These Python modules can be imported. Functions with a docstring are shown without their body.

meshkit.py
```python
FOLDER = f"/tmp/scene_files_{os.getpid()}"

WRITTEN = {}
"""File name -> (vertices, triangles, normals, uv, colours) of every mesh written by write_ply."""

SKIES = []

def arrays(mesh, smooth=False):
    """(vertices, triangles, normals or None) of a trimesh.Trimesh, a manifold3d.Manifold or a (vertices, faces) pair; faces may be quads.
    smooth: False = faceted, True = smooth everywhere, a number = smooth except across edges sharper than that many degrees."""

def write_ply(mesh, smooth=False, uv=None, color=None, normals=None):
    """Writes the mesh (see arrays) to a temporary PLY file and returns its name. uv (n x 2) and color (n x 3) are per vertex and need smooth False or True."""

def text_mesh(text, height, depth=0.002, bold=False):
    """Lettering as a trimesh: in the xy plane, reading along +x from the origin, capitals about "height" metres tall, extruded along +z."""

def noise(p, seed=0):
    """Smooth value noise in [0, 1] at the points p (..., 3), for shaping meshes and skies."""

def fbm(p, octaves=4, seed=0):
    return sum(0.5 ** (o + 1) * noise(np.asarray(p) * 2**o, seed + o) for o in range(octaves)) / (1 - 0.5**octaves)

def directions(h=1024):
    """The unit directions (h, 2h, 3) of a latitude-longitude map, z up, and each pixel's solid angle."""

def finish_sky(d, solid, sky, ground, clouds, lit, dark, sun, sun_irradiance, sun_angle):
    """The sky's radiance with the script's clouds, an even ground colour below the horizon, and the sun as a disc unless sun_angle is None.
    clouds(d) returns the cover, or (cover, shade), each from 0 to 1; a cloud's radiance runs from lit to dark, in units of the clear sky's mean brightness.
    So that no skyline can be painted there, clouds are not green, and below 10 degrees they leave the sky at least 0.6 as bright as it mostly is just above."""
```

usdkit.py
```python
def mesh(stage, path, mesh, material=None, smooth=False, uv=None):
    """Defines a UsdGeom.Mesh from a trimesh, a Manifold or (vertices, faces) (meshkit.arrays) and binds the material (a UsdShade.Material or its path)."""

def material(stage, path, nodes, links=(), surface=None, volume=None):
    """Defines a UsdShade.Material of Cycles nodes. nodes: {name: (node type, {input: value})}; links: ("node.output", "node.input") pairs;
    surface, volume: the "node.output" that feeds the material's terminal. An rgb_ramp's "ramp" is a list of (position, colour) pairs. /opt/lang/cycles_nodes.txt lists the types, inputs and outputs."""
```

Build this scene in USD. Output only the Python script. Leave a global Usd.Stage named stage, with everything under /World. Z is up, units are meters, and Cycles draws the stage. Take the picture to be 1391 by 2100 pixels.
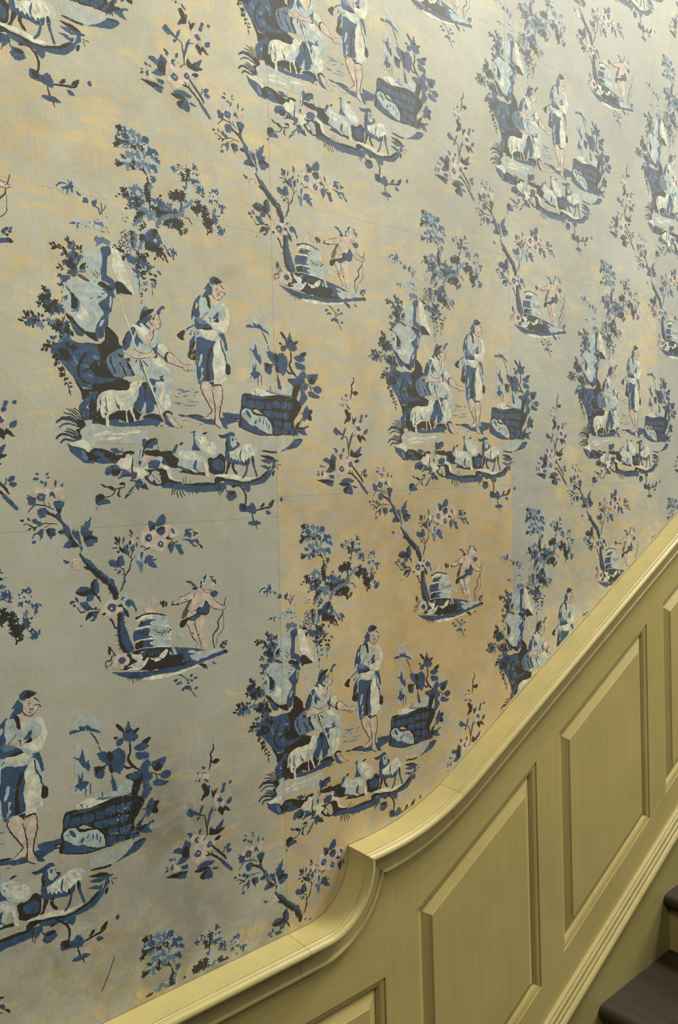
import math, random
import numpy as np
import trimesh, usdkit, meshkit
from pxr import Usd, UsdGeom, UsdLux, Gf, Sdf, Vt
from shapely.geometry import Polygon, LineString, MultiPolygon, box as sbox
from shapely.ops import unary_union
from shapely.strtree import STRtree
from shapely import affinity
import shapely

stage = Usd.Stage.CreateInMemory()
UsdGeom.SetStageUpAxis(stage, UsdGeom.Tokens.z)
UsdGeom.SetStageMetersPerUnit(stage, 1.0)
stage.SetDefaultPrim(UsdGeom.Xform.Define(stage, '/World').GetPrim())

# ------------------------------------------------------------------ camera
EXPOSURE = 0.0
cam = UsdGeom.Camera.Define(stage, '/World/camera')
R_ = (0.7717850978987961, -0.6350548794270077, -0.032450928758578294)
U_ = (0.048559047588350085, 0.00797653274265274, 0.9987884630004082)
F_ = (0.6340266410480383, 0.7724258378908322, -0.03699382921499119)
cam.AddTransformOp().Set(Gf.Matrix4d(*R_, 0, *U_, 0, -F_[0], -F_[1], -F_[2], 0, 0.098667, -0.914458, 1.499287, 1))
AP = 36.0 * 1391 / 2100
cam.CreateHorizontalApertureAttr(AP); cam.CreateVerticalApertureAttr(36.0)
cam.CreateFocalLengthAttr(AP * 1600 / 1391)
cam.CreateClippingRangeAttr(Gf.Vec2f(0.05, 100))
cam.CreateExposureAttr(EXPOSURE)

# ------------------------------------------------------------------ light: high stair-hall window to the right, unseen added fill lights, soft room bounce
dome = UsdLux.DomeLight.Define(stage, '/World/room_bounce')
dome.CreateIntensityAttr(0.012); dome.CreateColorAttr(Gf.Vec3f(1.0, 0.97, 0.90))

def rect_light(name, pos, target, w, h, power, color):
    l = UsdLux.RectLight.Define(stage, '/World/' + name)
    p, t = np.array(pos, float), np.array(target, float)
    z = (p - t) / np.linalg.norm(p - t)
    x = np.cross([0, 0, 1], z); x /= np.linalg.norm(x); y = np.cross(z, x)
    l.AddTransformOp().Set(Gf.Matrix4d(*x, 0, *y, 0, *z, 0, *p, 1))
    l.CreateWidthAttr(w); l.CreateHeightAttr(h); l.CreateIntensityAttr(power); l.CreateColorAttr(Gf.Vec3f(*color))
    return l
KEYC, FILLC = (1.0, 0.98, 0.84), (1.0, 0.97, 0.82)
rect_light('stair_window_light', (3.4, -1.2, 4.6), (1.1, 0, 1.1), 1.0, 1.0, 45.0, KEYC)
rect_light('added_right_fill_light', (5.0, -2.6, 3.4), (1.1, 0, 1.2), 1.6, 1.6, 14.0, KEYC)  # unseen fill, added to brighten the panels from the right
rect_light('added_landing_fill_light', (0.4, -0.8, 3.0), (0.5, -0.3, 1.6), 0.5, 0.5, 7.0, FILLC)  # unseen fill over the landing, added to brighten the upper paper
rect_light('added_left_fill_light', (-0.3, -1.4, 3.3), (0.5, 0, 1.6), 0.6, 0.6, 19.0, FILLC)  # unseen fill from the left, added to balance the wall brightness

# ------------------------------------------------------------------ helpers
Z0 = 2.1695                       # paper pattern height -> metres above the landing
used = set()
def path_for(name, parent):
    base = (str(parent.GetPath()) if parent else '/World') + '/'
    n, k = name, 0
    while base + n in used:
        k += 1; n = '%s_%03d' % (name, k)
    used.add(base + n)
    return base + n
def tag(p, **kw):
    for k, val in kw.items(): p.SetCustomDataByKey(k, val)
    return p
def thing(name, parent=None, **kw):
    return tag(UsdGeom.Xform.Define(stage, path_for(name, parent)).GetPrim(), **kw)
def obj(name, mesh, mat, parent=None, smooth=False, colors=None, **kw):
    m = usdkit.mesh(stage, path_for(name, parent), mesh, mat, smooth=smooth)
    api = UsdGeom.PrimvarsAPI(m)
    for cname, arr in (colors or {}).items():
        api.CreatePrimvar(cname, Sdf.ValueTypeNames.Color3fArray, 'vertex').Set(Vt.Vec3fArray.FromNumpy(np.asarray(arr, np.float32)))
    return tag(m.GetPrim(), **kw)
def ext(poly, d0, d1):
    """xz polygon -> board from depth d0 to d1 in front of the wall plane (depth d is y = -d)"""
    parts = []
    for g in getattr(poly, 'geoms', [poly]):
        if g.is_empty or g.geom_type != 'Polygon' or g.area < 1e-7: continue
        m = trimesh.creation.extrude_polygon(g, d1 - d0, engine='earcut')
        v = m.vertices
        m = trimesh.Trimesh(np.stack([v[:, 0], -(v[:, 2] + d0), v[:, 1]], 1), m.faces, process=False)
        parts.append(m)
    return trimesh.util.concatenate(parts)
def board(poly, d0, d1, c=0.0003):
    """board with a small chamfer round its front edge"""
    p = poly.buffer(-c, join_style=2)
    if p.is_empty or p.geom_type != 'Polygon' or len(p.exterior.coords) != len(poly.exterior.coords): return ext(poly, d0, d1)
    a = np.array(shapely.geometry.polygon.orient(poly).exterior.coords)[:-1]
    b = np.array(shapely.geometry.polygon.orient(p).exterior.coords)[:-1]
    k = int(np.argmin(np.hypot(*(b - a[0]).T))); b = np.roll(b, -k, axis=0)
    if np.hypot(*(a - b).T).max() > 6 * c: return ext(poly, d0, d1)
    n = len(a)
    rings = [(a, d0), (a, d1 - c), (b, d1)]
    v = np.vstack([np.stack([r[:, 0], np.full(n, -d), r[:, 1]], 1) for r, d in rings])
    f = []
    for r in range(2):
        for i in range(n):
            j = (i + 1) % n
            f += [[r * n + i, r * n + j, (r + 1) * n + j], [r * n + i, (r + 1) * n + j, (r + 1) * n + i]]
    _, tri = trimesh.creation.triangulate_polygon(Polygon(b), engine='earcut')
    f += [[2 * n + q for q in t] for t in fix(tri, b)] + [[q for q in t[::-1]] for t in fix(tri, b)]
    return trimesh.Trimesh(v, f, process=False)
def fix(tri, pts):
    """orient triangles counter-clockwise in xz as seen from the room (x right, z up)"""
    tri = np.asarray(tri)
    a, b, c = pts[tri[:, 0]], pts[tri[:, 1]], pts[tri[:, 2]]
    s = (b[:, 0] - a[:, 0]) * (c[:, 1] - a[:, 1]) - (b[:, 1] - a[:, 1]) * (c[:, 0] - a[:, 0])
    return np.where((s < 0)[:, None], tri[:, ::-1], tri)
def quads(grid, close_u=False):
    """grid (M lanes, K points, 3) -> mesh"""
    M, K, _ = grid.shape
    f = []
    for i in range(M if close_u else M - 1):
        for j in range(K - 1):
            a, b = i * K + j, ((i + 1) % M) * K + j
            f += [[a, b, b + 1], [a, b + 1, a + 1]]
    return trimesh.Trimesh(grid.reshape(-1, 3), f, process=False)

# ------------------------------------------------------------------ materials
def mat(name, nodes, links, surface): return usdkit.material(stage, '/World/Looks/' + name, nodes, links, surface=surface)

def ground_graph():
    """the bare paper: grey distemper ground rubbed through to ochre in streaks, blue-grey in mapped patches"""
    n = {
        'geo': ('geometry', {}),
        'st': ('attribute', {'attribute': 'stain'}),
        'sep': ('separate_color', {}),
        'map1': ('mapping', {'scale': (20.0, 1.0, 42.0), 'rotation': (0, 0.25, 0)}),
        'n1': ('noise_texture', {'scale': 1.0, 'detail': 10.0, 'roughness': 0.74, 'distortion': 1.0}),
        'map2': ('mapping', {'scale': (420.0, 1.0, 260.0)}),
        'n2': ('noise_texture', {'scale': 1.0, 'detail': 3.0, 'roughness': 0.7}),
        'n3': ('noise_texture', {'scale': 19.0, 'detail': 8.0, 'roughness': 0.68, 'distortion': 0.6}),
        'n4': ('noise_texture', {'scale': 3.2, 'detail': 4.0, 'roughness': 0.6}),
        'map5': ('mapping', {'scale': (260.0, 1.0, 12.0)}),
        'n5': ('noise_texture', {'scale': 1.0, 'detail': 3.0, 'roughness': 0.6}),
        # gold mask
        'g1': ('math', {'math_type': 'multiply_add', 'value2': 6.6, 'value3': -3.3}),
        'g2': ('math', {'math_type': 'multiply_add', 'value2': 2.6, 'value3': -0.95}),
        'g3': ('math', {'math_type': 'add'}),
        'g4': ('math', {'math_type': 'multiply_add', 'value2': 2.2, 'value3': -1.1}),
        'g5': ('math', {'math_type': 'add'}),
        'gm': ('map_range', {'range_type': 'smoothstep', 'from_min': 0.0, 'from_max': 1.0, 'to_min': 0.0, 'to_max': 0.88}),
        # blue-grey mask
        'b1': ('math', {'math_type': 'multiply_add', 'value2': 1.8, 'value3': -0.75}),
        'b2': ('math', {'math_type': 'add', 'use_clamp': True}),
        'grey': ('mix_color', {'blend_type': 'mix', 'a': (0.545, 0.518, 0.402), 'b': (0.395, 0.410, 0.378)}),
        'ochre': ('mix_color', {'blend_type': 'mix', 'a': (0.67, 0.53, 0.29), 'b': (0.60, 0.375, 0.135)}),
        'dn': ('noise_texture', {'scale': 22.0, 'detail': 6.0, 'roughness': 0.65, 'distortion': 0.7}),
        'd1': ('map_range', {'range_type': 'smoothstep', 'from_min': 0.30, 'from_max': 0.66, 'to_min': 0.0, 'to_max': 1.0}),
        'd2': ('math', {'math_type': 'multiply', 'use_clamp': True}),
        'grime_dim_mix': ('mix_color', {'blend_type': 'multiply', 'b': (0.50, 0.45, 0.37)}),  # grime, and the painted dimming low on the wall
        'og': ('map_range', {'range_type': 'linear', 'from_min': 0.45, 'from_max': 1.0, 'to_min': 0.0, 'to_max': 1.0, 'clamp': True}),
        'mixg': ('mix_color', {'blend_type': 'mix'}),
        # mottling and fine streaks
        'm1': ('map_range', {'range_type': 'linear', 'from_min': 0.3, 'from_max': 0.7, 'to_min': 0.82, 'to_max': 1.14, 'clamp': False}),
        'm2': ('map_range', {'range_type': 'linear', 'from_min': 0.3, 'from_max': 0.7, 'to_min': 0.84, 'to_max': 1.14, 'clamp': False}),
        'm3': ('map_range', {'range_type': 'linear', 'from_min': 0.25, 'from_max': 0.75, 'to_min': 0.975, 'to_max': 1.025, 'clamp': False}),
        'mm': ('math', {'math_type': 'multiply'}),
        'mm2': ('math', {'math_type': 'multiply'}),
        'ground': ('mix_color', {'blend_type': 'multiply', 'fac': 1.0, 'use_clamp': False}),
        'cc': ('combine_color', {}),
        'mapb': ('mapping', {'scale': (300.0, 300.0, 160.0)}),
        'nb': ('noise_texture', {'scale': 1.0, 'detail': 4.0, 'roughness': 0.6}),
        'nb2': ('noise_texture', {'scale': 9.0, 'detail': 5.0, 'roughness': 0.55}),
        'bsum': ('math', {'math_type': 'multiply_add', 'value2': 3.5}),
        'bump': ('bump', {'strength': 0.22, 'distance': 0.0012}),
        'bsdf': ('principled_bsdf', {'roughness': 0.56, 'specular_ior_level': 0.42}),
    }
    P = 'geo.position'
    l = [('st.color', 'sep.color'), (P, 'map1.vector'), ('map1.vector', 'n1.vector'), (P, 'map2.vector'), ('map2.vector', 'n2.vector'), (P, 'n3.vector'), (P, 'n4.vector'), (P, 'map5.vector'), ('map5.vector', 'n5.vector'),
         ('n1.fac', 'g1.value1'), ('sep.r', 'g2.value1'), ('g1.value', 'g3.value1'), ('g2.value', 'g3.value2'), ('n2.fac', 'g4.value1'), ('g3.value', 'g5.value1'), ('g4.value', 'g5.value2'), ('g5.value', 'gm.value'),
         ('n3.fac', 'b1.value1'), ('b1.value', 'b2.value1'), ('sep.g', 'b2.value2'), ('b2.value', 'grey.fac'),
         ('sep.r', 'og.value'), ('og.result', 'ochre.fac'), ('gm.result', 'mixg.fac'), ('grey.result', 'mixg.a'), ('ochre.result', 'mixg.b'),
         ('n4.fac', 'm1.value'), ('n3.fac', 'm2.value'), ('n5.fac', 'm3.value'), ('m1.result', 'mm.value1'), ('m2.result', 'mm.value2'), ('mm.value', 'mm2.value1'), ('m3.result', 'mm2.value2'),
         ('mm2.value', 'cc.r'), ('mm2.value', 'cc.g'), ('mm2.value', 'cc.b'), ('geo.position', 'dn.vector'), ('dn.fac', 'd1.value'), ('d1.result', 'd2.value1'), ('sep.b', 'd2.value2'), ('d2.value', 'grime_dim_mix.fac'), ('mixg.result', 'grime_dim_mix.a'), ('grime_dim_mix.result', 'ground.a'), ('cc.color', 'ground.b'),
         (P, 'mapb.vector'), ('mapb.vector', 'nb.vector'), (P, 'nb2.vector'), ('nb2.fac', 'bsum.value1'), ('nb.fac', 'bsum.value3'), ('bsum.value', 'bump.height'), ('bump.normal', 'bsdf.normal')]
    return n, l
n, l = ground_graph()
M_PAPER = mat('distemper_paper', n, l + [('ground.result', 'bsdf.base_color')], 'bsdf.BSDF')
n, l = ground_graph()
n.update({
    'ink': ('attribute', {'attribute': 'ink'}),
    'cov': ('attribute', {'attribute': 'cover'}),
    'csep': ('separate_color', {}),
    'w1': ('noise_texture', {'scale': 330.0, 'detail': 4.0, 'roughness': 0.65}),
    'w2': ('noise_texture', {'scale': 17.0, 'detail': 5.0, 'roughness': 0.62, 'distortion': 0.8}),
    'mapw': ('mapping', {'scale': (16.0, 1.0, 240.0)}),
    'w3': ('noise_texture', {'scale': 1.0, 'detail': 2.0, 'roughness': 0.5}),
    'mapv': ('mapping', {'scale': (230.0, 1.0, 14.0)}),
    'w5': ('noise_texture', {'scale': 1.0, 'detail': 2.0, 'roughness': 0.5}),
    'we': ('math', {'math_type': 'multiply_add', 'value2': 0.30, 'value3': -0.15}),
    'wf': ('math', {'math_type': 'add'}),
    'wa': ('math', {'math_type': 'multiply_add', 'value2': 0.9}),
    'wb': ('math', {'math_type': 'multiply_add', 'value2': 0.35}),
    'wc': ('math', {'math_type': 'add'}),
    'wm': ('map_range', {'range_type': 'smoothstep', 'from_min': 1.33, 'from_max': 1.47, 'to_min': 1.0, 'to_max': 0.05}),
    'fac': ('math', {'math_type': 'multiply'}),
    'tone': ('map_range', {'range_type': 'linear', 'from_min': 0.3, 'from_max': 0.7, 'to_min': 0.62, 'to_max': 1.50, 'clamp': False}),
    'w4': ('noise_texture', {'scale': 95.0, 'detail': 5.0, 'roughness': 0.65}),
    'tc': ('combine_color', {}),
    'inkt': ('mix_color', {'blend_type': 'multiply', 'fac': 1.0, 'use_clamp': False}),
    'out': ('mix_color', {'blend_type': 'mix'}),
})
P = 'geo.position'
l += [(P, 'w1.vector'), (P, 'w2.vector'), (P, 'mapw.vector'), ('mapw.vector', 'w3.vector'), (P, 'w4.vector'), ('cov.color', 'csep.color'),
      ('w2.fac', 'wa.value1'), ('w1.fac', 'wa.value3'), ('w3.fac', 'wb.value1'), ('wa.value', 'wb.value3'), ('wb.value', 'wc.value1'), ('csep.g', 'wc.value2'), (P, 'mapv.vector'), ('mapv.vector', 'w5.vector'), ('w5.fac', 'we.value1'), ('wc.value', 'wf.value1'), ('we.value', 'wf.value2'), ('wf.value', 'wm.value'),
      ('wm.result', 'fac.value1'), ('csep.r', 'fac.value2'), ('w4.fac', 'tone.value'), ('tone.result', 'tc.r'), ('tone.result', 'tc.g'), ('tone.result', 'tc.b'),
      ('ink.color', 'inkt.a'), ('tc.color', 'inkt.b'), ('fac.value', 'out.fac'), ('ground.result', 'out.a'), ('inkt.result', 'out.b'), ('out.result', 'bsdf.base_color')]
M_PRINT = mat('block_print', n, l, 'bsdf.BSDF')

def paint(name, color, grain_scale, rot_y, rough=0.42, var=0.075):
    """oil paint brushed along the grain"""
    n = {'geo': ('geometry', {}), 'map': ('mapping', {'scale': (1, 1, 1), 'rotation': (0, rot_y, 0)}), 'map2': ('mapping', {'scale': grain_scale}),
         'n': ('noise_texture', {'scale': 1.0, 'detail': 5.0, 'roughness': 0.62}), 'n2': ('noise_texture', {'scale': 6.0, 'detail': 4.0, 'roughness': 0.6}), 'n3': ('noise_texture', {'scale': 90.0, 'detail': 3.0}),
         'a': ('map_range', {'range_type': 'linear', 'from_min': 0.3, 'from_max': 0.7, 'to_min': 1 - var, 'to_max': 1 + var, 'clamp': False}),
         'b': ('map_range', {'range_type': 'linear', 'from_min': 0.3, 'from_max': 0.7, 'to_min': 0.93, 'to_max': 1.06, 'clamp': False}),
         'm': ('math', {'math_type': 'multiply'}), 'cc': ('combine_color', {}),
         'mix': ('mix_color', {'blend_type': 'multiply', 'fac': 1.0, 'a': color, 'use_clamp': False}),
         'ha': ('math', {'math_type': 'multiply_add', 'value2': 0.25}),
         'bump': ('bump', {'strength': 0.18, 'distance': 0.0007}), 'bsdf': ('principled_bsdf', {'roughness': rough, 'specular_ior_level': 0.45})}
    l = [('geo.position', 'map.vector'), ('map.vector', 'map2.vector'), ('map2.vector', 'n.vector'), ('geo.position', 'n2.vector'), ('geo.position', 'n3.vector'), ('n.fac', 'a.value'), ('n2.fac', 'b.value'), ('a.result', 'm.value1'), ('b.result', 'm.value2'),
         ('m.value', 'cc.r'), ('m.value', 'cc.g'), ('m.value', 'cc.b'), ('cc.color', 'mix.b'), ('mix.result', 'bsdf.base_color'), ('n3.fac', 'ha.value1'), ('n.fac', 'ha.value3'), ('ha.value', 'bump.height'), ('bump.normal', 'bsdf.normal')]
    return mat(name, n, l, 'bsdf.BSDF')
CREAM = (0.50, 0.405, 0.155)
RAKE = math.atan(0.505)
M_VERT = paint('olive_cream_paint_upright', CREAM, (330, 330, 7), 0.0)
M_RAKE = paint('olive_cream_paint_raked', CREAM, (7, 330, 330), RAKE)
M_LEVEL = paint('olive_cream_paint_level', CREAM, (7, 330, 330), 0.0)
M_CREAM_LIT = paint('olive_cream_paint_lit', (0.56, 0.465, 0.20), (40, 40, 40), 0.0, rough=0.38, var=0.05)  # same cream paint, lightened to stand in for light from above
M_CREAM_SHADED = paint('olive_cream_paint_shaded', (0.36, 0.30, 0.115), (12, 60, 60), RAKE, rough=0.45, var=0.06)  # same cream paint, darkened to stand in for shade beside the stairs
M_TREAD = paint('dark_brown_tread_paint', (0.036, 0.0245, 0.0155), (60, 6, 60), 0.0, rough=0.5, var=0.35)
M_PLASTER = mat('wall_plaster', {'n': ('noise_texture', {'scale': 30.0, 'detail': 5.0}), 'r': ('rgb_ramp', {'ramp': [(0.3, (0.16, 0.13, 0.09)), (0.7, (0.30, 0.26, 0.19))]}), 'p': ('principled_bsdf', {'roughness': 0.9})}, [('n.fac', 'r.fac'), ('r.color', 'p.base_color')], 'p.BSDF')
M_SCRATCH = mat('scratch', {'p': ('principled_bsdf', {'base_color': (0.05, 0.045, 0.04), 'roughness': 0.8})}, [], 'p.BSDF')

# ================================================================== large structure
# ---- the line where the dado rail meets the paper (x, z on the wall plane)
CX, CZ = 0.845, 0.9425
def low_path():
    p = [(x, 0.8495) for x in np.linspace(-0.9, 0.755, 42)]
    for t in np.linspace(0, math.pi / 2, 22):
        p.append((0.765 + 0.080 * math.sin(t), 0.935 - 0.0855 * math.cos(t)))
    p += [(CX, z) for z in (0.937, CZ, CZ + 0.02)]
    return np.array(p)
def up_path():
    xs = np.concatenate([np.linspace(CX - 0.01, 0.915, 6), np.linspace(0.92, 1.10, 24), np.linspace(1.12, 3.0, 40)])
    def z(x):
        a, b, s = 0.915, 1.085, 0.51
        if x < a: return CZ + 0.045 * max(0, x - CX) * (x - CX) / (a - CX)
        z0 = CZ + 0.045 * (a - CX); s0 = 0.09
        if x < b: t = x - a; return z0 + s0 * t + (s - s0) * t * t / (2 * (b - a))
        t = b - a; return z0 + s0 * t + (s - s0) * t / 2 + s * (x - b)
    return np.array([(x, z(x)) for x in xs])
LOW, UP = low_path(), up_path()
def lanes(path, prof):
    t = np.gradient(path, axis=0); t /= np.hypot(t[:, 0], t[:, 1])[:, None]
    nrm = np.stack([t[:, 1], -t[:, 0]], 1)
    return [path + nrm * n_ for n_, d in prof]
def resample(L, ds_ref):
    s = np.concatenate([[0], np.cumsum(np.hypot(*np.diff(L, axis=0).T))]); s /= s[-1]
    return np.stack([np.interp(ds_ref, s, L[:, k]) for k in (0, 1)], 1)
def trim(L, lo, hi):
    """part of lane L between the cutting functions lo >= 0 and hi <= 0"""
    for fn, keep_first in ((lo, False), (hi, True)):
        if fn is None: continue
        s = np.array([fn(q) for q in L])
        i = np.nonzero((s[:-1] < 0) & (s[1:] >= 0))[0]
        if not len(i): continue
        i = i[-1] if keep_first is False else i[0]
        w = -s[i] / (s[i + 1] - s[i]); c = L[i] + (L[i + 1] - L[i]) * w
        L = np.vstack([L[:i + 1], c]) if keep_first else np.vstack([c, L[i + 1:]])
    return L
def sweep(path, prof, lo, hi, K):
    ref = np.linspace(0, 1, K)
    g = []
    for (n_, d), L in zip(prof, lanes(path, prof)):
        q = resample(trim(L, lo, hi), ref)
        g.append(np.stack([q[:, 0], np.full(K, -d), q[:, 1]], 1))
    return quads(np.array(g))
def arc(cn, cd, r, a0, a1, k):
    return [(cn + r * math.cos(math.radians(a)), cd + r * math.sin(math.radians(a))) for a in np.linspace(a0, a1, k)]
CAP = [(0.0, 0.0), (0.0, 0.002), (0.0, 0.0405), (0.0018, 0.0407), (0.0018, 0.0414), (0.0004, 0.0417)] + \
      [(0.0058 - 0.0060 * math.cos(t), 0.0477 + 0.0064 * math.sin(t)) for t in np.linspace(-0.75, math.pi + 0.05, 17)] + [(0.0118, 0.0440), (0.0142, 0.0440)] + \
      [(0.0142 + 0.0290 * (1 - math.cos(t)), 0.0432 - 0.0148 * math.sin(t)) for t in np.linspace(0.0, math.pi / 2, 10)] + [(0.0450, 0.0284), (0.0450, 0.018)]
BEAD = [(0.0453, 0.017), (0.0453, 0.0262), (0.0459, 0.0292), (0.0474, 0.0312), (0.0494, 0.0319), (0.0514, 0.0310), (0.0528, 0.0288), (0.0531, 0.0262), (0.0538, 0.0250), (0.0542, 0.0205), (0.0542, 0.017)]
mit = lambda q: (q[0] - CX) + (q[1] - CZ)
cut = lambda x: (lambda q: q[0] - x)
rail = thing('trim_1', kind='structure', category='dado rail', label='olive cream dado rail with rounded nosing that dips in an S-curve above the panelling')
g = 0.00025
for nm, path, lo, hi, K in (('rail_length', LOW, None, cut(0.728 - g), 40), ('rail_ramp', LOW, cut(0.728 + g), mit, 60), ('rail_ramp', UP, mit, cut(1.052 - g), 60), ('rail_length', UP, cut(1.052 + g), None, 60)):
    obj(nm, sweep(path, CAP, lo, hi, K), M_CREAM_LIT, rail, smooth=50)
    obj('bead', sweep(path, BEAD, lo, hi, K), M_CREAM_LIT, rail, smooth=50)

# ---- wainscot panelling
F = 0.020                                             # front of the frame boards
top = lambda x: 0.8018 + 0.505 * (x - 0.972)
bot = lambda x: 0.5263 + 0.505 * (x - 1.2877)
base_u = lambda x: 0.4520 + 0.513 * (x - 1.2865)
under_low = lanes(LOW, [(0.044, 0)])[0]; under_up = lanes(UP, [(0.044, 0)])[0]
under_low = trim(under_low, None, mit); under_up = trim(under_up, mit, None)
UNDER = np.vstack([under_low, under_up])              # underside line of the rail
SKY = Polygon(np.vstack([UNDER, [[3.05, -1], [-0.9, -1]]])).buffer(0)
wains = thing('trim_2', kind='structure', category='wainscot panelling', label='olive cream wainscot of raised raking panels between upright stiles below the dado rail')
PZ0 = 0.29
X = [(-0.563, -0.233), (-0.163, 0.167), (0.237, 0.567), (0.637 - 0.070 + 0.0, 0.897)]
X = [(-0.493, -0.163), (-0.093, 0.237), (0.307, 0.500), (0.570, 0.897)]
RX = [(0.970, 1.2935), (1.3665, 1.6980), (1.7680, 2.0960), (2.1670, 2.4950), (2.5660, 2.8900)]
e = 0.00012
def piece(poly, m): obj(m[0], board(poly, 0.0005, F), m[1], wains)
LV_T, LV_B = 0.7215, 0.345
# level part
poly = SKY.intersection(Polygon([(-0.9, LV_T), (0.897 - e, LV_T), (0.897 - e, 1.2), (-0.9, 1.2)]))
obj('top_rail', ext(poly, 0.0005, F), M_LEVEL, wains)
obj('bottom_rail', board(Polygon([(-0.9, 0.16), (0.897 - e, 0.16), (0.897 - e, LV_B), (-0.9, LV_B)]), 0.0005, F), M_LEVEL, wains)
for (a, b), (c, d) in zip([(-0.9, -0.493)] + X, X): 
    lo_x = b if (a, b) != (-0.9, -0.493) else -0.563
    obj('stile', board(Polygon([(lo_x, LV_B + e), (c, LV_B + e), (c, LV_T - e), (lo_x, LV_T - e)]), 0.0005, F), M_VERT, wains)
# newel-side stile that runs up to the rail at the corner
poly = SKY.intersection(Polygon([(0.897, 0.16), (0.970 - e, 0.16), (0.970 - e, 1.2), (0.897, 1.2)]))
obj('stile', ext(poly, 0.0005, F), M_VERT, wains)
# raked part
poly = SKY.intersection(Polygon([(0.970 + e, top(0.970)), (3.0, top(3.0)), (3.0, 2.2), (0.970 + e, 1.3)]))
obj('top_rail', ext(poly, 0.0005, F), M_RAKE, wains)
obj('bottom_rail', board(Polygon([(0.970 + e, base_u(0.970) - 0.025), (3.0, base_u(3.0) - 0.025), (3.0, bot(3.0)), (0.970 + e, bot(0.970))]), 0.0005, F), M_RAKE, wains)
for (a, b), (c, d) in zip(RX[:-1], RX[1:]):
    obj('stile', board(Polygon([(b, bot(b) + e), (c, bot(c) + e), (c, top(c) - e), (b, top(b) - e)]), 0.0005, F), M_VERT, wains)
b = RX[-1][1]
obj('stile', board(Polygon([(b, bot(b) + e), (3.0, bot(3.0) + e), (3.0, top(3.0) - e), (b, top(b) - e)]), 0.0005, F), M_VERT, wains)
def inset(q, w):
    """offset a convex quad (counter-clockwise) inward by w"""
    q = np.asarray(q, float); out = []
    for i in range(4):
        p0, p1, p2 = q[i - 1], q[i], q[(i + 1) % 4]
        d1, d2 = (p1 - p0) / np.linalg.norm(p1 - p0), (p2 - p1) / np.linalg.norm(p2 - p1)
        n1, n2 = np.array([-d1[1], d1[0]]), np.array([-d2[1], d2[0]])
        out.append(np.linalg.solve(np.array([n1, n2]), [n1 @ p1 + w, n2 @ p1 + w]))
    return np.array(out)
def ring_mesh(q, prof, cap):
    """mitred profile (inset, depth) round the quad; cap closes the middle"""
    rings = [np.stack([r[:, 0], np.full(4, -d), r[:, 1]], 1) for w, d in prof for r in [inset(q, w)]]
    v, f = [], []
    for r, s in zip(rings[:-1], rings[1:]):                     # faceted: every face its own vertices
        for i in range(4):
            j = (i + 1) % 4; k = len(v)
            v += [r[i], r[j], s[j], s[i]]; f += [[k, k + 1, k + 2], [k, k + 2, k + 3]]
    if cap:
        k = len(v); v += list(rings[-1]); f += [[k, k + 1, k + 2], [k, k + 2, k + 3]]
    return trimesh.Trimesh(np.array(v), f, process=False)
OVOLO = [(0.0, F - 0.0002), (0.0003, F - 0.0018)] + [(0.0003 + 0.0145 * math.sin(t), F - 0.0018 - 0.0075 * (1 - math.cos(t))) for t in np.linspace(0.25, math.pi / 2, 7)] + [(0.0152, 0.0085), (0.0156, 0.0070)]
FIELD = [(0.0156, 0.0060), (0.0160, 0.0108), (0.0345, 0.0188), (0.0348, 0.0197), (0.0355, 0.0199)]
def panel(q):
    obj('raised_panel', ring_mesh(q, FIELD, True), M_VERT, wains)
    obj('panel_moulding', ring_mesh(q, OVOLO, False), M_VERT, wains)
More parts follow.
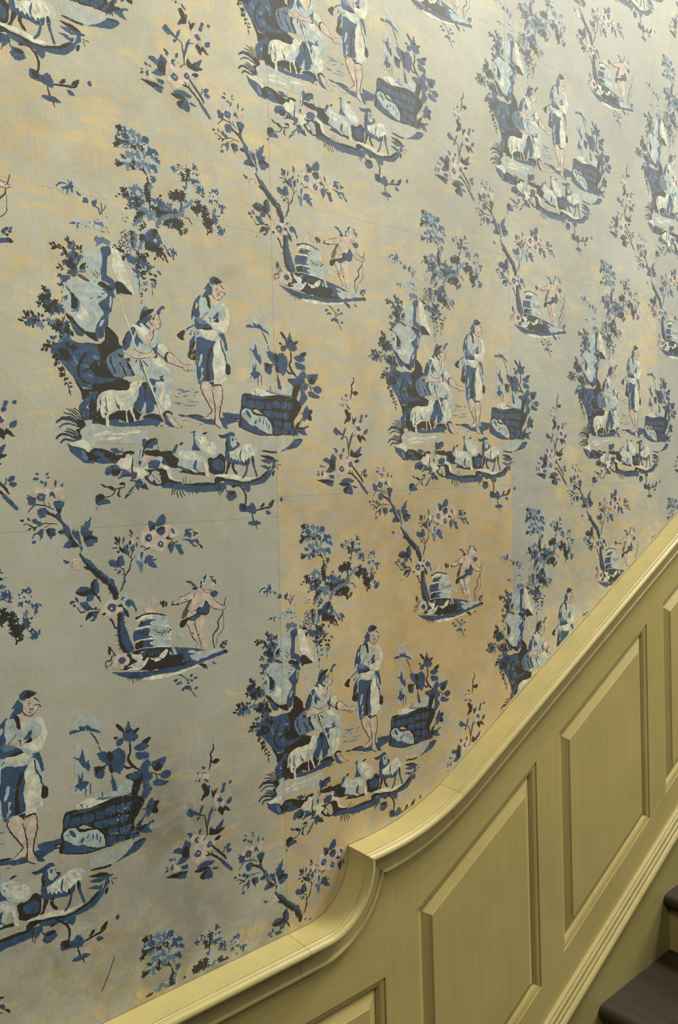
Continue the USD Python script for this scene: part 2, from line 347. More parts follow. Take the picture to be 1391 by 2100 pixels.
for a, b in X: panel([(a, LV_B), (b, LV_B), (b, LV_T), (a, LV_T)])
for a, b in RX: panel([(a, bot(a)), (b, bot(b)), (b, top(b)), (a, top(a))])

# ---- skirting: reeded base moulding along the flight and the plain string board under it
skirt = thing('baseboard_left', kind='structure', category='skirting', label='olive cream skirting with a reeded moulding running up beside the dark stairs')
JX = 0.905
base_path = np.array([(-0.9, base_u(JX)), (0.6, base_u(JX)), (JX, base_u(JX))] + [(x, base_u(x)) for x in np.linspace(JX + 0.01, 3.0, 30)])
def reed(n0, n1, h, k=7): return [(n0 + (n1 - n0) * t, 0.0225 + h * math.sqrt(max(0, 1 - (2 * t - 1) ** 2))) for t in np.linspace(0, 1, k)]
REEDS = [(0, 0.0)] + [(0.0, 0.0205)] + reed(0.0, 0.0058, 0.0048) + [(0.0061, 0.0208), (0.0066, 0.0208)] + reed(0.0068, 0.0195, 0.0066, 9) + [(0.0202, 0.0222), (0.0232, 0.0222)] + reed(0.0236, 0.0345, 0.0060) + [(0.0348, 0.0208), (0.0353, 0.0208)] + reed(0.0356, 0.0540, 0.0100, 11) + [(0.0542, 0.0)]
obj('reeded_moulding', sweep(base_path, REEDS, None, None, 80), M_CREAM_LIT, skirt, smooth=40)
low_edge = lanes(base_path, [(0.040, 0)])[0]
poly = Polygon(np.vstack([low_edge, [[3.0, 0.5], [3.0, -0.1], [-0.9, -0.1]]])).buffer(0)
obj('string_board', ext(poly, 0.0, 0.0120), M_CREAM_SHADED, skirt)

# ---- landing and stairs
RISE, RUN, T0Z, T0X = 0.1370, 0.2710, 0.3950, 1.4935
fl = obj('floor', ext(Polygon([(-0.9, -0.10), (T0X + 0.024 - 2 * RUN - 0.001, -0.10), (T0X + 0.024 - 2 * RUN - 0.001, T0Z - 3 * RISE), (-0.9, T0Z - 3 * RISE)]), 0.0125, 1.75), M_TREAD, kind='structure', category='floor', label='dark brown painted landing floor at the foot of the stairs')
stairs = thing('staircase', category='stairs', label='stairs with dark brown treads and olive cream risers at the lower right')
TK = 0.030
def tread_poly(x0, z):
    p = [(x0 + TK / 2 - TK / 2 * math.cos(t), z - TK / 2 + TK / 2 * math.sin(t)) for t in np.linspace(-math.pi / 2, math.pi / 2, 9)]
    return Polygon(p + [(x0 + RUN + 0.024, z), (x0 + RUN + 0.024, z - TK)])
for k in range(-2, 11):
    z, x0 = T0Z + k * RISE, T0X + k * RUN
    obj('tread', ext(tread_poly(x0, z), 0.0125, 1.15), M_TREAD, stairs, smooth=30)
    obj('riser', ext(Polygon([(x0 + 0.024, z - RISE + 0.0003), (x0 + 0.036, z - RISE + 0.0003), (x0 + 0.036, z - TK - 0.0003), (x0 + 0.024, z - TK - 0.0003)]), 0.0126, 1.145), M_VERT, stairs)
    obj('scotia', ext(Polygon([(x0 + 0.014, z - TK - 0.0002), (x0 + 0.0238, z - TK - 0.0002), (x0 + 0.0238, z - TK - 0.012), (x0 + 0.021, z - TK - 0.010), (x0 + 0.0165, z - TK - 0.005)]), 0.0127, 1.144), M_TREAD, stairs)

# ================================================================== the papered wall
wall = thing('wall_left', kind='structure', category='wall', label='wall hung with worn wallpaper sheets printed with blue pastoral scenes above the panelling')
ABOVE = Polygon(np.vstack([LOW[:-1][LOW[:-1, 1] <= CZ], [[CX, CZ]], UP[UP[:, 0] > CX + 0.001], [[3.0, 2.75], [-0.9, 2.75]]])).buffer(0)
rg = np.random.default_rng(5)
def ragged(line):                                         # hand-cut lower edge of the paper, a hair above the rail
    q = np.array(shapely.segmentize(LineString(line), 0.012).coords)
    w = meshkit.fbm(np.stack([q[:, 0] * 45, q[:, 1] * 45, 0 * q[:, 0]], 1), 3, 2)
    return q + np.stack([-0.0004 - 0.0012 * w, 0.0003 + 0.0014 * w], 1)
EDGE = np.vstack([LOW[:-1][LOW[:-1, 1] <= CZ], [[CX, CZ]], UP[UP[:, 0] > CX + 0.001]])
ABOVE = Polygon(np.vstack([ragged(EDGE), [[3.0, 2.75], [-0.9, 2.75]]])).buffer(0)
PRINTED = ABOVE.difference(LineString(EDGE).buffer(0.0065))
obj('plaster', ext(sbox(-0.9, -0.1, 3.0, 2.8), -0.12, 0.0), M_PLASTER, wall)
STAIN = np.array([[float(q) for q in s.split(',')] for s in '''401,1810,55,0;461,1907,50,0;414,1977,50,0;497,2043,35,10;632,2099,45,0;577,1966,45,0;683,1909,50,0;422,1674,42,0;516,1766,35,10;605,1817,50,0;708,1754,55,0;671,1631,40,10;770,1636,60,0;820,1767,50,0;859,1581,55,10;855,1492,60,0;761,1424,55,0;389,1561,35,10;473,1503,15,25;408,1363,10,25;532,1409,10,25;662,1431,12,25;672,1296,15,30;432,1261,12,25;557,1217,20,25;603,1109,35,20;707,1165,45,10;792,1321,60,0;953,1411,75,0;1002,1247,85,0;1123,1271,80,0;1056,1155,75,10;1054,1088,60,50;835,1009,75,0;904,989,60,40;742,986,60,10;620,1004,45,20;518,1101,30,30;478,928,45,30;388,936,40,30;567,957,30,40;703,885,30,40;792,888,65,10;872,1898,45,0;977,1995,40,10;938,2061,35,20;1096,2143,30,30;1023,1768,50,5;1071,1527,60,10;912,1681,55,0;1170,1483,65,0;1184,1175,75,0;1220,1393,72,0;1297,1342,30,60;1302,1479,25,60;1399,1381,50,20;1409,1235,55,20;1468,1475,55,20;1590,1388,55,20;1345,1618,30,50;1397,1762,30,45;1325,1892,40,30;1517,1871,35,40;1763,1794,55,30;1526,2118,22,55;1227,2265,25,40;1155,2076,30,30;1452,2375,25,55;1678,2256,20,65;1710,2055,30,50;1832,1912,25,70;1843,1577,25,65;1839,1464,30,60'''.split(';')]) * [1e-3, 1e-3, 1e-2, 1e-2]
GRIME_DIMMING = np.array([(0.551, 1.066, 0.050, 0.60), (0.518, 1.101, 0.060, 0.30), (0.701, 0.843, 0.050, 0.60), (0.636, 0.842, 0.060, 0.50), (0.562, 0.848, 0.060, 0.50), (0.474, 0.849, 0.060, 0.40), (0.418, 0.948, 0.100, 0.35), (0.595, 0.927, 0.080, 0.35), (0.541, 1.152, 0.060, 0.30), (0.385, 0.996, 0.100, 0.30), (0.904, 0.989, 0.030, 0.40), (0.737, 0.865, 0.040, 0.40), (0.646, 1.070, 0.080, 0.30), (1.236, 1.075, 0.020, 0.50), (1.007, 1.099, 0.080, 0.25), (0.456, 1.780, 0.050, 0.12), (0.559, 2.003, 0.080, 0.15), (0.502, 1.466, 0.080, 0.18), (0.640, 1.453, 0.040, 0.20), (1.273, 1.298, 0.030, 0.25), (1.848, 1.396, 0.030, 0.30), (0.763, 1.488, 0.040, 0.25), (0.855, 1.481, 0.050, 0.15), (1.069, 1.482, 0.050, 0.15)])      # grime blotches plus painted-in dimness low on the wall: x, z, size, strength
SEAMS = [lambda z: 0.205 + 0.0130 * (z - 1.2), lambda z: 0.7160 + 0.0139 * z, lambda z: 1.2470 + 0.0124 * z, lambda z: 1.8000 + 0.0 * z, lambda z: 2.330 + 0 * z]
SEAMS = [lambda z: -0.330 + 0.012 * z] + SEAMS + [lambda z: 2.86 + 0 * z]
def strip_of(x, z): return sum((x > s(z)).astype(int) for s in SEAMS)
STAIN_STRIP = strip_of(STAIN[:, 0], STAIN[:, 1])
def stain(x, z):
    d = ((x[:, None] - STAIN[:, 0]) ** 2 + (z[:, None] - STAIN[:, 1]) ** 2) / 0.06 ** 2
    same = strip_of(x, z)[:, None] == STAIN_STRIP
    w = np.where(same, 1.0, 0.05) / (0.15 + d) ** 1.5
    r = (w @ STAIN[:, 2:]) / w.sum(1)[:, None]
    grime_dimming = (np.exp(-((x[:, None] - GRIME_DIMMING[:, 0]) ** 2 + (z[:, None] - GRIME_DIMMING[:, 1]) ** 2) / GRIME_DIMMING[:, 2] ** 2) * GRIME_DIMMING[:, 3]).sum(1)
    return np.stack([r[:, 0], r[:, 1], np.minimum(grime_dimming, 0.85)], 1)
JOINTS = [[1.47, 1.86], [1.49, 1.88, 2.26], [1.452, 1.849, 2.24, 1.06], [1.484, 1.905, 2.31, 1.085], [1.476, 1.885, 2.29], [1.50, 1.89, 2.30], [1.50, 1.88, 2.29], [1.47, 1.89, 2.30]]
sheets = []
zz = np.linspace(0.7, 2.8, 8)
for i in range(len(SEAMS) + 1):
    L = [(-0.95, z) for z in zz] if i == 0 else [(SEAMS[i - 1](z) + 0.0002, z) for z in zz]
    R = [(3.05, z) for z in zz] if i == len(SEAMS) else [(SEAMS[i](z) - 0.0002, z) for z in zz]
    strip = Polygon(L + R[::-1]).intersection(ABOVE)
    js = [0.0] + sorted(JOINTS[i]) + [3.0]
    for a, b in zip(js[:-1], js[1:]):
        s = 0.012 if i < 3 else -0.010                    # joints are not quite level
        sh = strip.intersection(Polygon([(-1, a + 0.0001 + s * 1.0), (3.1, a + 0.0001 - s * 3.1 + s * 2.1), (3.1, b - 0.0001 - s * 3.1 + s * 2.1), (-1, b - 0.0001 + s * 1.0)]))
        if not sh.is_empty and sh.area > 1e-4: sheets.append(max(getattr(sh, 'geoms', [sh]), key=lambda q: q.area))
PT = 0.0005                                               # thickness of paper and lining
def sheet_mesh(poly):
    parts, h = [], 0.035                                  # front divided into cells that carry the wear map
    x0, z0, x1, z1 = poly.bounds
    for xa in np.arange(x0, x1, h):
        for za in np.arange(z0, z1, h):
            c = poly.intersection(sbox(xa, za, xa + h, za + h))
            for q in getattr(c, 'geoms', [c]):
                if q.geom_type != 'Polygon' or q.area < 1e-9: continue
                v, t = trimesh.creation.triangulate_polygon(q, engine='earcut')
                parts.append((np.asarray(v), fix(t, np.asarray(v))))
    ring = np.array(shapely.geometry.polygon.orient(poly).exterior.coords)
    v = np.vstack([p[0] for p in parts]); o = np.cumsum([0] + [len(p[0]) for p in parts[:-1]])
    f = np.vstack([p[1] + k for p, k in zip(parts, o)])
    n_, m = len(v), len(ring)
    V = np.vstack([np.stack([v[:, 0], np.full(n_, -PT), v[:, 1]], 1), np.stack([ring[:, 0], np.full(m, -PT), ring[:, 1]], 1), np.stack([ring[:, 0], np.full(m, -0.0001), ring[:, 1]], 1)])
    side = []
    for i in range(m - 1): side += [[n_ + i, n_ + m + i, n_ + m + i + 1], [n_ + i, n_ + m + i + 1, n_ + i + 1]]
    return trimesh.Trimesh(V, np.vstack([f, side]), process=False)
sheet_prims = []
for s in sheets:
    m = sheet_mesh(s)
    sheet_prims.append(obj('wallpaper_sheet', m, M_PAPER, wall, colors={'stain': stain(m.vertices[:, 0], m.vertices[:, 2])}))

# ================================================================== the block print (flat colour on the paper)
# one unit of the repeat: colour, kind (o smooth shape, = straight, * leaf, - brush line), width, points in 0.1 mm as steps
ART = '''
@rock
lo 4678,-3843 210,41 24,-84 -33,-274 -38,-45 167,-72 -42,-135 -384,-46 -22,96 -53,27 -64,57 29,49 96,53 163,-17 23,43 -85,94
lo 4493,-4326 284,83 -25,-537 -96,30 -97,109 -91,43 -43,87 -9,96
lo 4522,-4277 308,15 68,-59 -49,-140 53,-88 -46,-73 -52,-73 -25,-89 -97,4 -80,45 -103,114 83,49 27,129
wo 4620,-4502 46,-27 46,-55 -24,-56 -42,-31 -67,19 -26,31 56,39
bo 4813,-3674 34,45 48,-18 29,18 42,-13 55,-37 -24,-45 -77,21 -58,-43 -28,-12 16,43
no 4896,-3768 108,38 18,-85 -46,-61 -16,-205 41,-28 49,-34 18,-72 -53,-68 -38,103 -84,22 -8,134 26,104
wo 5026,-3726 49,-19 40,-82 49,-54 -14,-296 -64,46 -38,97 4,102 -23,119
ko 5077,-4187 22,17 51,-7 -4,-103 -66,-2 -13,40
wo 5045,-3735 43,-6 80,-137 39,-118 39,-104 67,-157 14,-26 -37,2 -57,55 -77,72 -76,85 -46,88
ko 5088,-3728 58,-4 57,-18 -8,-29 -65,10
ko 5069,-4152 73,3 70,-66 70,-70 -51,4 -139,-4 -27,37
ko 4834,-4206 37,32 70,-17 69,-38 5,-40 -42,8 -105,26
k-15 4791,-4088 53,-56
k-15 4811,-4042 42,-67
k-14 4869,-4060 -2,-54
no 4881,-4267 127,-3 47,-76 -22,-3 -26,44 -41,-107 -106,-13 95,87 -12,46
b*24 4871,-4329 65,32
b*24 4820,-4369 64,12
k*18 4790,-4185 21,6
k*18 4743,-4392 21,6
no 4894,-4254 120,-11 47,-83 -29,4 -19,-98 -17,-70 -39,-65 -13,-123 -50,-26 -5,-108 -72,-34 -39,63 26,110 67,88 31,58 -66,100 30,37 93,45 -4,54
lo 4989,-4343 21,-4 -19,-118 -18,5
lo 4869,-4641 43,12 -15,-22 -38,-65 -21,5
ko 4901,-4725 50,12 69,-55 48,-63 17,-102 43,-17 -74,-33 -81,-41 -48,-99 -78,-6 -10,81 -39,71 37,43 67,74
ko 4427,-4596 72,-38 103,-115 79,-45 97,-4 25,-58 12,-46 -82,26 -87,59 -111,88 -78,64
no 4470,-4690 64,-46 112,-81 -15,-28 -75,-1
no 4391,-4966 168,21 227,14 38,-85 16,-114 -458,-34
ko 4772,-4933 84,1 229,-7 42,-17 -118,-58 -148,-114 -37,112
ko 4445,-4290 23,-7 38,-47 39,-22 38,-54 -3,-73 -37,-57 -46,21 9,40 -2,105
bo 4583,-4427 29,-23 -13,-61 -16,-58 -81,-6 1,20 47,6 30,56
no 4381,-4895 99,-10 100,-31 166,8 -10,-209 -400,-30 -49,75 -46,3 -5,32 54,30 -12,32 54,37
no 4254,-4986 73,32 405,23 69,-8 37,-125 -11,-82 -75,-106 136,-99 63,-38 -209,-85 -178,24 -51,63 -82,114 -63,74 -49,75 2,39 -85,0
ko 4808,-4938 309,13 -25,-545 -246,-33 -74,-71 -11,-101 33,-33 2,-129 -119,-3 -1,128 -26,32 73,97 60,91 31,55 137,48 -63,31 -140,25 4,81 74,93 11,88
ko 4500,-5374 53,-37 44,-64 145,-6 -38,-62 -113,-66 -16,93
no 4685,-5504 97,-2 -59,-70 -102,-131 41,-6 1,-128 -83,-2 -41,133 22,47 65,76 64,43
k-41 4688,-5604 -18,-237
bo 4906,-5113 38,64 171,89 -17,-386 -94,29 -74,104
k-24 4965,-5061 3,-95 53,-112
k-28 5069,-4998 -19,-104 54,-113
k-38 4651,-5052 -59,-97 -38,-89 8,-113
k-23 4592,-5289 92,59 73,79 43,30
ko 4720,-5194 71,39 23,-120 -97,14
k-23 4583,-5343 25,-51 102,-15
ko 4350,-5030 92,1 11,-65 32,-17 -48,-43 -54,-4 -4,58
ko 4478,-4987 73,-7 -22,-41 -40,3
b*41 4746,-5071 68,-49
b*41 4617,-5194 81,-28
b*47 4500,-5090 49,-109
b*34 4667,-5298 68,-36
b*30 4762,-5345 126,-20
@ivy
k*52 4247,-5136 73,45
k*39 4284,-5166 41,23
k*37 4275,-5231 35,54
k*22 4328,-5208 8,33
ko 4313,-5255 40,16 39,-10 -14,-28 -34,-15
ko 4330,-5312 40,9 25,-25 -20,-14 -34,-15
ko 4387,-5368 40,9 0,-13 -28,-15 -23,-8
k*25 4425,-5415 43,-4
k*25 4373,-5447 38,28
k*23 4439,-5457 37,-4
k*33 4426,-5530 27,15
k-15 4392,-5263 3,-78
k-12 4405,-5413 24,-44 5,-53 21,-55
@thicket
no 4506,-3786 41,27 37,12 -6,-73 4,-52 40,-20 47,-12 -35,-25 -16,-56 -44,-59 26,-35 -30,-57 -28,-31 -19,37 -33,-5 -12,25 42,45 -39,20 -59,18 1,19 46,-6 21,36 49,34 -48,-8 -44,46 -5,25 51,-31 22,30 12,-12 29,31 -33,21 -35,27
k*26 4275,-3812 45,-18
k*28 4312,-3789 37,-33
k*43 4298,-3879 74,51
k*26 4373,-3808 44,-25
k*44 4431,-3824 48,-103
k*27 4459,-3719 35,-36
k*25 4493,-3690 14,-56
k*27 4488,-3743 28,-35
k*20 4521,-3751 18,-43
k*31 4613,-3781 -2,-60
k*31 4661,-3773 -23,-70
k*16 4637,-3863 38,19
k*34 4582,-3865 4,-72
k*26 4369,-4029 50,-51
k*22 4340,-4085 60,5
k*21 4398,-4109 35,31
k*45 4621,-4057 85,79
k*38 4628,-4062 69,23
k-18 4346,-3819 31,-27 66,-2
b*23 4697,-4039 35,29
b*45 4613,-4091 96,21
b*27 4530,-3828 44,67
n*36 4406,-3939 35,38
n*43 4477,-4124 40,6
ko 4437,-3986 20,10 39,-21 29,57 20,-3 -9,-54 39,-20 -1,-40 -55,-21 -31,41
b*27 4551,-3975 52,-25
b*20 4579,-3951 25,-22
ro 4584,-4128 41,6 67,-24 50,-39 -25,-10 -54,12 -40,21
no 4435,-4162 40,6 33,-9 -21,-29 -41,-25 -28,-37 -21,-29 -40,2 41,31 9,53 -45,13 8,34 32,-21
k*26 4367,-4146 35,-34
k*22 4357,-4283 54,13
k*20 4394,-4350 6,-19
k-11 4410,-4283 9,-31
k-9 4407,-4414 -16,-67
no 4421,-4405 31,17 8,-32 -24,-23
no 4230,-4361 29,4 6,-70 -9,-59 31,-42 51,-7 28,23 33,4 5,-39 17,-56 -39,15 -28,-29 -32,16 -25,10 -9,-40 -26,-16 -4,64 -34,-29 -28,9 -1,52 -36,53
ko 4174,-4313 25,-13 24,-42 -11,-21 -28,22
ko 4144,-4417 45,13 31,-29 21,35 25,-3 -8,-40 -46,-18 -27,-36 -26,-3 -36,34
k*26 4089,-4513 63,-12
k*28 4111,-4571 41,53
k*43 4163,-4549 46,12
ko 4276,-4484 27,23 45,-8 -8,-20 -21,-35 25,-29 -21,-42 -36,67
ko 4196,-4539 38,-8 28,42 3,-77 -34,-33 -32,19
k*31 3885,-4733 65,-12
k*24 3924,-4700 74,-14
k*28 3940,-4626 44,-39
k*32 3999,-4625 13,-56
k*32 4031,-4609 28,-67
k*48 3949,-4764 84,-10
k*32 4045,-4773 4,-44
k*28 4108,-4632 18,-43
k*25 4145,-4673 27,29
ko 3957,-4655 51,18 -9,-45 -31,-4
no 4011,-4700 45,24 57,0 -27,-29 11,-30 -52,-44 -76,-8 15,46
ko 4048,-4715 51,12 44,-15 -33,-16 -38,-11
bo 4084,-4750 39,17 43,-27 -2,-46 -19,-1 -11,37 -14,-27 -19,11
n-23 4156,-4713 71,7
k*36 4156,-4710 25,-4
bo 4221,-4684 45,-14 57,-20 -1,-26 -71,12
no 4325,-4679 52,-20 25,-24 28,23 33,3 -3,-72 23,-84 -29,-48 -66,20 -5,39 -57,27 -20,11 28,35
ko 4225,-4741 32,-16 45,4 12,-31 -27,-22 -31,36
ro 4386,-4633 12,-38 22,48 -2,-46 -29,-55
ko 4414,-4748 41,17 17,-63 -29,-43 -32,17
ko 4317,-4712 59,6 12,-45 -36,-62 -40,-4
k*29 4351,-4832 39,-16
k*36 4343,-4866 37,-42
k*47 4485,-4793 24,-77
b*27 4393,-4776 28,42
b*27 4402,-4880 35,43
b*40 4334,-4919 45,-22
k*43 4146,-5000 112,-3
k*31 4123,-5066 50,43
k*31 4178,-5068 28,47
k*29 4261,-4945 24,-43
k*43 4249,-5140 64,44
n*43 4231,-4889 63,-33
n*33 4282,-4904 34,23
n*40 4194,-4931 46,-42
ko 4432,-4943 26,-4 -9,-60 -27,5
ko 4470,-4985 48,17 24,-57 -41,-10
ko 4329,-5030 80,13 36,-69 39,-23 -48,-24 -45,23 -41,-36 -17,64
@distant_tree
ho 4393,-3069 121,39 147,-7 -7,-139 -135,-34 -124,32
ho 4524,-3522 117,48 158,16 142,53 74,-80 -87,-56 -133,-11 -102,22
no 4384,-3135 21,37 54,21 52,-5 -3,-7 -57,-9 -61,-42
no 4449,-3137 74,32 15,22 -11,47 6,1 18,-45 8,34 17,4 2,-39 19,-22 -11,-28 -6,-47 -13,4 -5,38 -27,-6 -22,-57 -7,5 9,41 -33,0 -12,-25 -5,21
n*27 4625,-3149 49,-49
no 4700,-3212 35,13 26,-21 -1,-40 -62,-6
n-18 4845,-3210 13,-24 -16,-36 41,-25 19,-43 12,-31
n-13 4928,-3219 2,-107 -16,-43
n-11 4987,-3241 -27,-53 -30,-32
no 4816,-3229 50,30 -2,-40 -23,-51 -27,21
no 4531,-3534 68,26 -8,-28 -41,-7
no 4618,-3518 34,3 -21,-20 -5,-47 -10,1
bo 4826,-3466 63,-2 28,12 30,-41 -25,-22 -21,20 -69,7
b*19 4760,-3475 20,-26
b*24 4810,-3516 20,-16
b*18 4898,-3567 63,-9
b*21 4981,-3380 17,-14
b*21 4870,-3425 13,-17
b*17 4958,-3502 42,-13
b*17 4991,-3550 20,-23
b*14 4705,-3561 29,31
@tree
ho 5176,-2246 87,2 126,6 88,-26 90,-19 43,-51 13,-60 90,-48 18,-129 -42,-59 14,-46 -140,-38 -121,7 -136,-44 -159,18 2,55 121,89 32,76 120,36 -74,3 -132,-19 -73,-11 4,89
ho 5282,-2968 121,67 88,-51 5,-62 -203,-42
ho 5315,-2960 112,10 56,-85 43,-54 77,23 125,18 67,-64 79,-6 183,-44 -107,-42 -153,-50 -66,-83 -81,-71 -11,111 -122,19 -48,-65 -131,-86 58,142 19,72 -44,33 -41,82 12,84
ho 5390,-3427 87,86 97,-38 89,-76 44,-70 137,-83 79,-23 21,-68 -66,-53 -108,68 -117,-5 -93,-8 -91,20 -81,-131 -48,-77 -60,-9 -63,73 114,80 -25,93 76,40
ho 5898,-2565 165,88 78,-68 117,48 47,-84 -37,-73 66,-15 37,-124 -20,-77 -58,24 -48,41 -79,85 -48,26 -91,-27 -68,85
ho 6047,-2832 116,39 10,-143 118,39 115,-50 65,-91 84,-43 -4,-90 74,-91 -63,-49 -93,51 -88,132 -80,72 -133,18 -134,-84 30,-52 -81,-1 -24,182
ho 6439,-2779 97,57 48,-71 4,-111 95,-18 -39,-90 -84,66 -118,28
ho 5388,-3761 80,-71 45,-14 43,-64 -33,-54 -76,17 -48,-76 -7,-140 -34,-88 -32,-46 -19,233 -9,123 -58,32 -17,108 97,15
ko 5176,-2239 37,10 27,-55 -30,-14 -36,-3
no 5252,-2246 26,6 19,-70 -2,-34 45,4 -62,-56 -42,44 -72,2 8,15 58,8 30,15
bo 5317,-2264 42,18 43,-30 -9,-30 2,-34 -33,13 -6,32 -29,0
bo 5435,-2281 34,15 5,-54 6,-40 -38,-9 -5,40
no 5489,-2323 55,42 15,-4 29,-34 -9,-30 -31,-22 -22,30 -31,-22
k-12 5501,-2389 23,-5 23,20
ko 5148,-2381 18,-2 10,-25 29,0 -1,-27 -16,-38 -31,-28 -28,7 1,34 30,28 -9,24
ko 5212,-2406 51,-1 60,36 6,-33 -24,-40 -29,-7 -21,22 -30,-21
bo 5232,-2455 26,13 2,-40 -23,-13
bo 5291,-2441 30,15 -9,-37 -19,-11
bo 5353,-2378 30,8 5,-40 -38,-23
no 5419,-2389 37,3 14,-38 -31,-22 -22,23
ko 5343,-2435 22,6 44,-10 -16,-38 -22,15 -22,-6
b*29 5279,-2382 73,-9
b*29 5368,-2360 58,-41
b*22 5399,-2339 21,-36
r-21 5439,-2439 36,-32 29,-21 14,-38 -6,-36
ko 5485,-2421 15,4 13,-52 -30,0
no 5568,-2421 39,16 22,-22 24,13 56,-36 -13,-24 -53,15 -18,-46 14,-31 -15,-4 -21,37 -30,28 -1,-35 -27,0 6,43 31,22
no 5664,-2510 23,6 40,-54 -20,-26 -22,30 -27,8
bo 5287,-2523 26,6 10,-32 16,24 22,6 5,-61 -53,-26 -28,27
bo 5414,-2493 23,13 5,-54 26,-15 -20,-25 -37,5 -10,39
ko 5208,-2587 25,3 35,-32 -22,-6 -32,13
ko 5143,-2666 28,-14 36,2 3,-27 -27,-26 -36,12
k*22 5213,-2711 39,50
bo 5258,-2680 38,15 -2,-27 39,50 23,5 -2,-42 -45,-17 -2,-41 -23,-12 -20,36
ko 5361,-2608 33,-6 13,-46 -45,-10
ko 5331,-2691 23,5 29,-7 -2,-38 -22,-1 -6,26 -19,-8
bo 5408,-2625 60,0 6,-33 -31,-35 -37,6
bo 5470,-2583 74,-38 46,4 38,-6 -42,-79 -23,-5 -13,46 -30,7 -37,19
no 5604,-2635 55,26 7,-26 26,-22 -5,-19 -31,-3 -37,19
k-27 5442,-2710 45,3 37,-30 18,-24
k-19 5497,-2667 13,-45 21,-30
k-25 5549,-2773 1,-48 -10,-51
ko 5533,-2867 54,19 -9,-44 -21,-109 -61,-13 19,88
bo 5586,-2876 23,1 -33,-52 -22,-75 -8,-2 18,75
no 5606,-2760 24,9 29,-25 -17,-53 -24,-5 -17,38
ko 5527,-2887 47,10 -15,-58 21,-136 -47,-23 -28,119 14,59
bo 5574,-2877 30,7 -41,-79 -3,28
bo 5300,-2956 59,-1 -6,33 53,11 21,-37 30,7 26,-92 -39,-35 -83,-3 -19,57 -36,34
xo 5380,-2994 31,27 43,-39 -16,-31 -38,-1
ko 5189,-2986 29,-1 30,13 6,-33 -17,-44 30,20 22,-9 -16,-31 -30,-20 -37,6 17,45 -32,13
k*17 5104,-3099 40,-9
k*19 5149,-3059 32,-28
no 5264,-3107 68,41 29,-14 61,19 29,-22 45,9 -17,-52 -63,-61 -47,-36 -13,38 -46,-36 -27,56 17,38
ko 5361,-3073 60,-2 12,-60 -32,-55 -13,46
k*25 5225,-3238 48,17
k*29 5311,-3043 23,19
k*14 5254,-3171 27,-35
k*18 5369,-3223 32,33
x*16 5314,-3138 38,28
x*13 5404,-3120 31,20
x*12 5319,-3192 30,20
bo 5415,-3201 77,29 29,-36 -10,-44 -39,-35 -33,-61 -55,-45 -53,-31 9,43 48,78 10,58
ko 5398,-3245 76,14 14,-25 -100,-60 -47,-51 25,60 35,41
bo 5513,-3216 54,31 62,5 21,-45 -17,-31 -25,-47 -14,39 -24,-39 -24,-12 -28,51
xo 5536,-3205 22,-17 6,-33 -22,23
xo 5588,-3230 30,-22 14,-33 -15,5
no 5604,-3059 78,37 46,-19 15,-11 24,-2 29,-51 31,-1 9,16 -30,29 30,-15 33,21 7,-13 -33,-28 23,-17 32,-15 33,28 -18,-39 -57,-25 -103,-27 -108,28 33,42 -6,48 -47,-17
ko 5555,-3125 45,-5 62,-1 30,-30 61,-16 104,20 72,28 36,-14 -29,-28 -105,-27 -80,-36 -79,-29 -22,38 -5,48 -69,22
b*23 5709,-3115 14,-47
b*23 5757,-3099 5,-55
b*18 5795,-3112 6,-42
bo 5663,-3279 40,22 48,30 105,48 136,12 49,17 -9,-24 -122,-30 -56,-11 -105,-48 -33,-41 -17,-38 -49,-59 -7,20 10,58
ko 5747,-3327 17,39 65,40 80,19 104,-6 14,-47 -35,-64 21,-68 -24,-5 -45,71 -40,0 -40,4 -32,-17 -39,22
bo 5826,-3312 32,13 6,-42 -32,-6
ro 6033,-3339 26,12 -3,-51 -22,-26
k*27 5699,-2990 40,23
bo 5313,-3496 44,-13 19,-58 -10,-71 -18,-65 -44,6 11,92
ko 5305,-3497 10,-19 0,-103 -11,-71 -4,68 -1,69
ho 5389,-3454 28,-44 -12,-106 -27,-94 -38,-14 34,89
ko 5408,-3534 54,30 13,-53 -18,-52 -38,-6
bo 5396,-3640 54,37 23,4 -34,-90 -54,-15
ko 5429,-3406 23,18 28,-43 -15,-10
ko 5468,-3364 19,4 6,-48
ko 5404,-3452 38,7 -9,-22
ko 5539,-3483 49,64 54,3 13,-40 -18,-66 -32,-20 -38,15
no 5492,-3506 64,68 31,12 -34,-83 52,-26 47,15 2,36 31,5 6,-48 22,-18 -34,-69 -32,-26 -84,14 -45,27 -45,7
ko 5488,-3597 62,18 29,-38 76,-22 54,2 14,-55 -41,-34 -53,33 -69,-4 -68,17 -13,47
xo 5597,-3550 32,19 22,-17 -17,-38 -30,16
ho 5441,-3633 38,14 -27,-102 -41,-69 -22,-4 41,90
n-15 5696,-3583 54,-19 29,-52 65,39
no 5843,-3644 24,11 54,-48 -16,-10 -39,22 12,-69 -16,-3 -13,63
k*34 5779,-3661 52,-70
k*30 5723,-3692 51,-84
k*30 5675,-3699 20,-75
k*30 5636,-3705 13,-62
k*28 5593,-3804 33,41
k*26 5712,-3750 14,-47
k*23 5759,-3764 29,-49
k*37 5482,-3730 43,-49
ko 5354,-3723 37,-22 6,-34 -23,-10
ko 5389,-3794 77,33 18,-102 -114,-17 -6,41
no 5211,-3801 45,21 28,-23 59,-12 21,-31 -24,-39 -82,-13 -13,40 -29,23
k*39 5185,-3805 -4,-76
k*13 5225,-3615 11,-24
k*13 5197,-3563 34,4
k*13 5238,-3607 -28,-5
k*13 5264,-3512 -10,-21
k*13 5182,-3513 -3,-31
k*13 5231,-3545 -23,-24
k*13 5236,-3578 -26,-15
k*13 5228,-3490 -23,-30
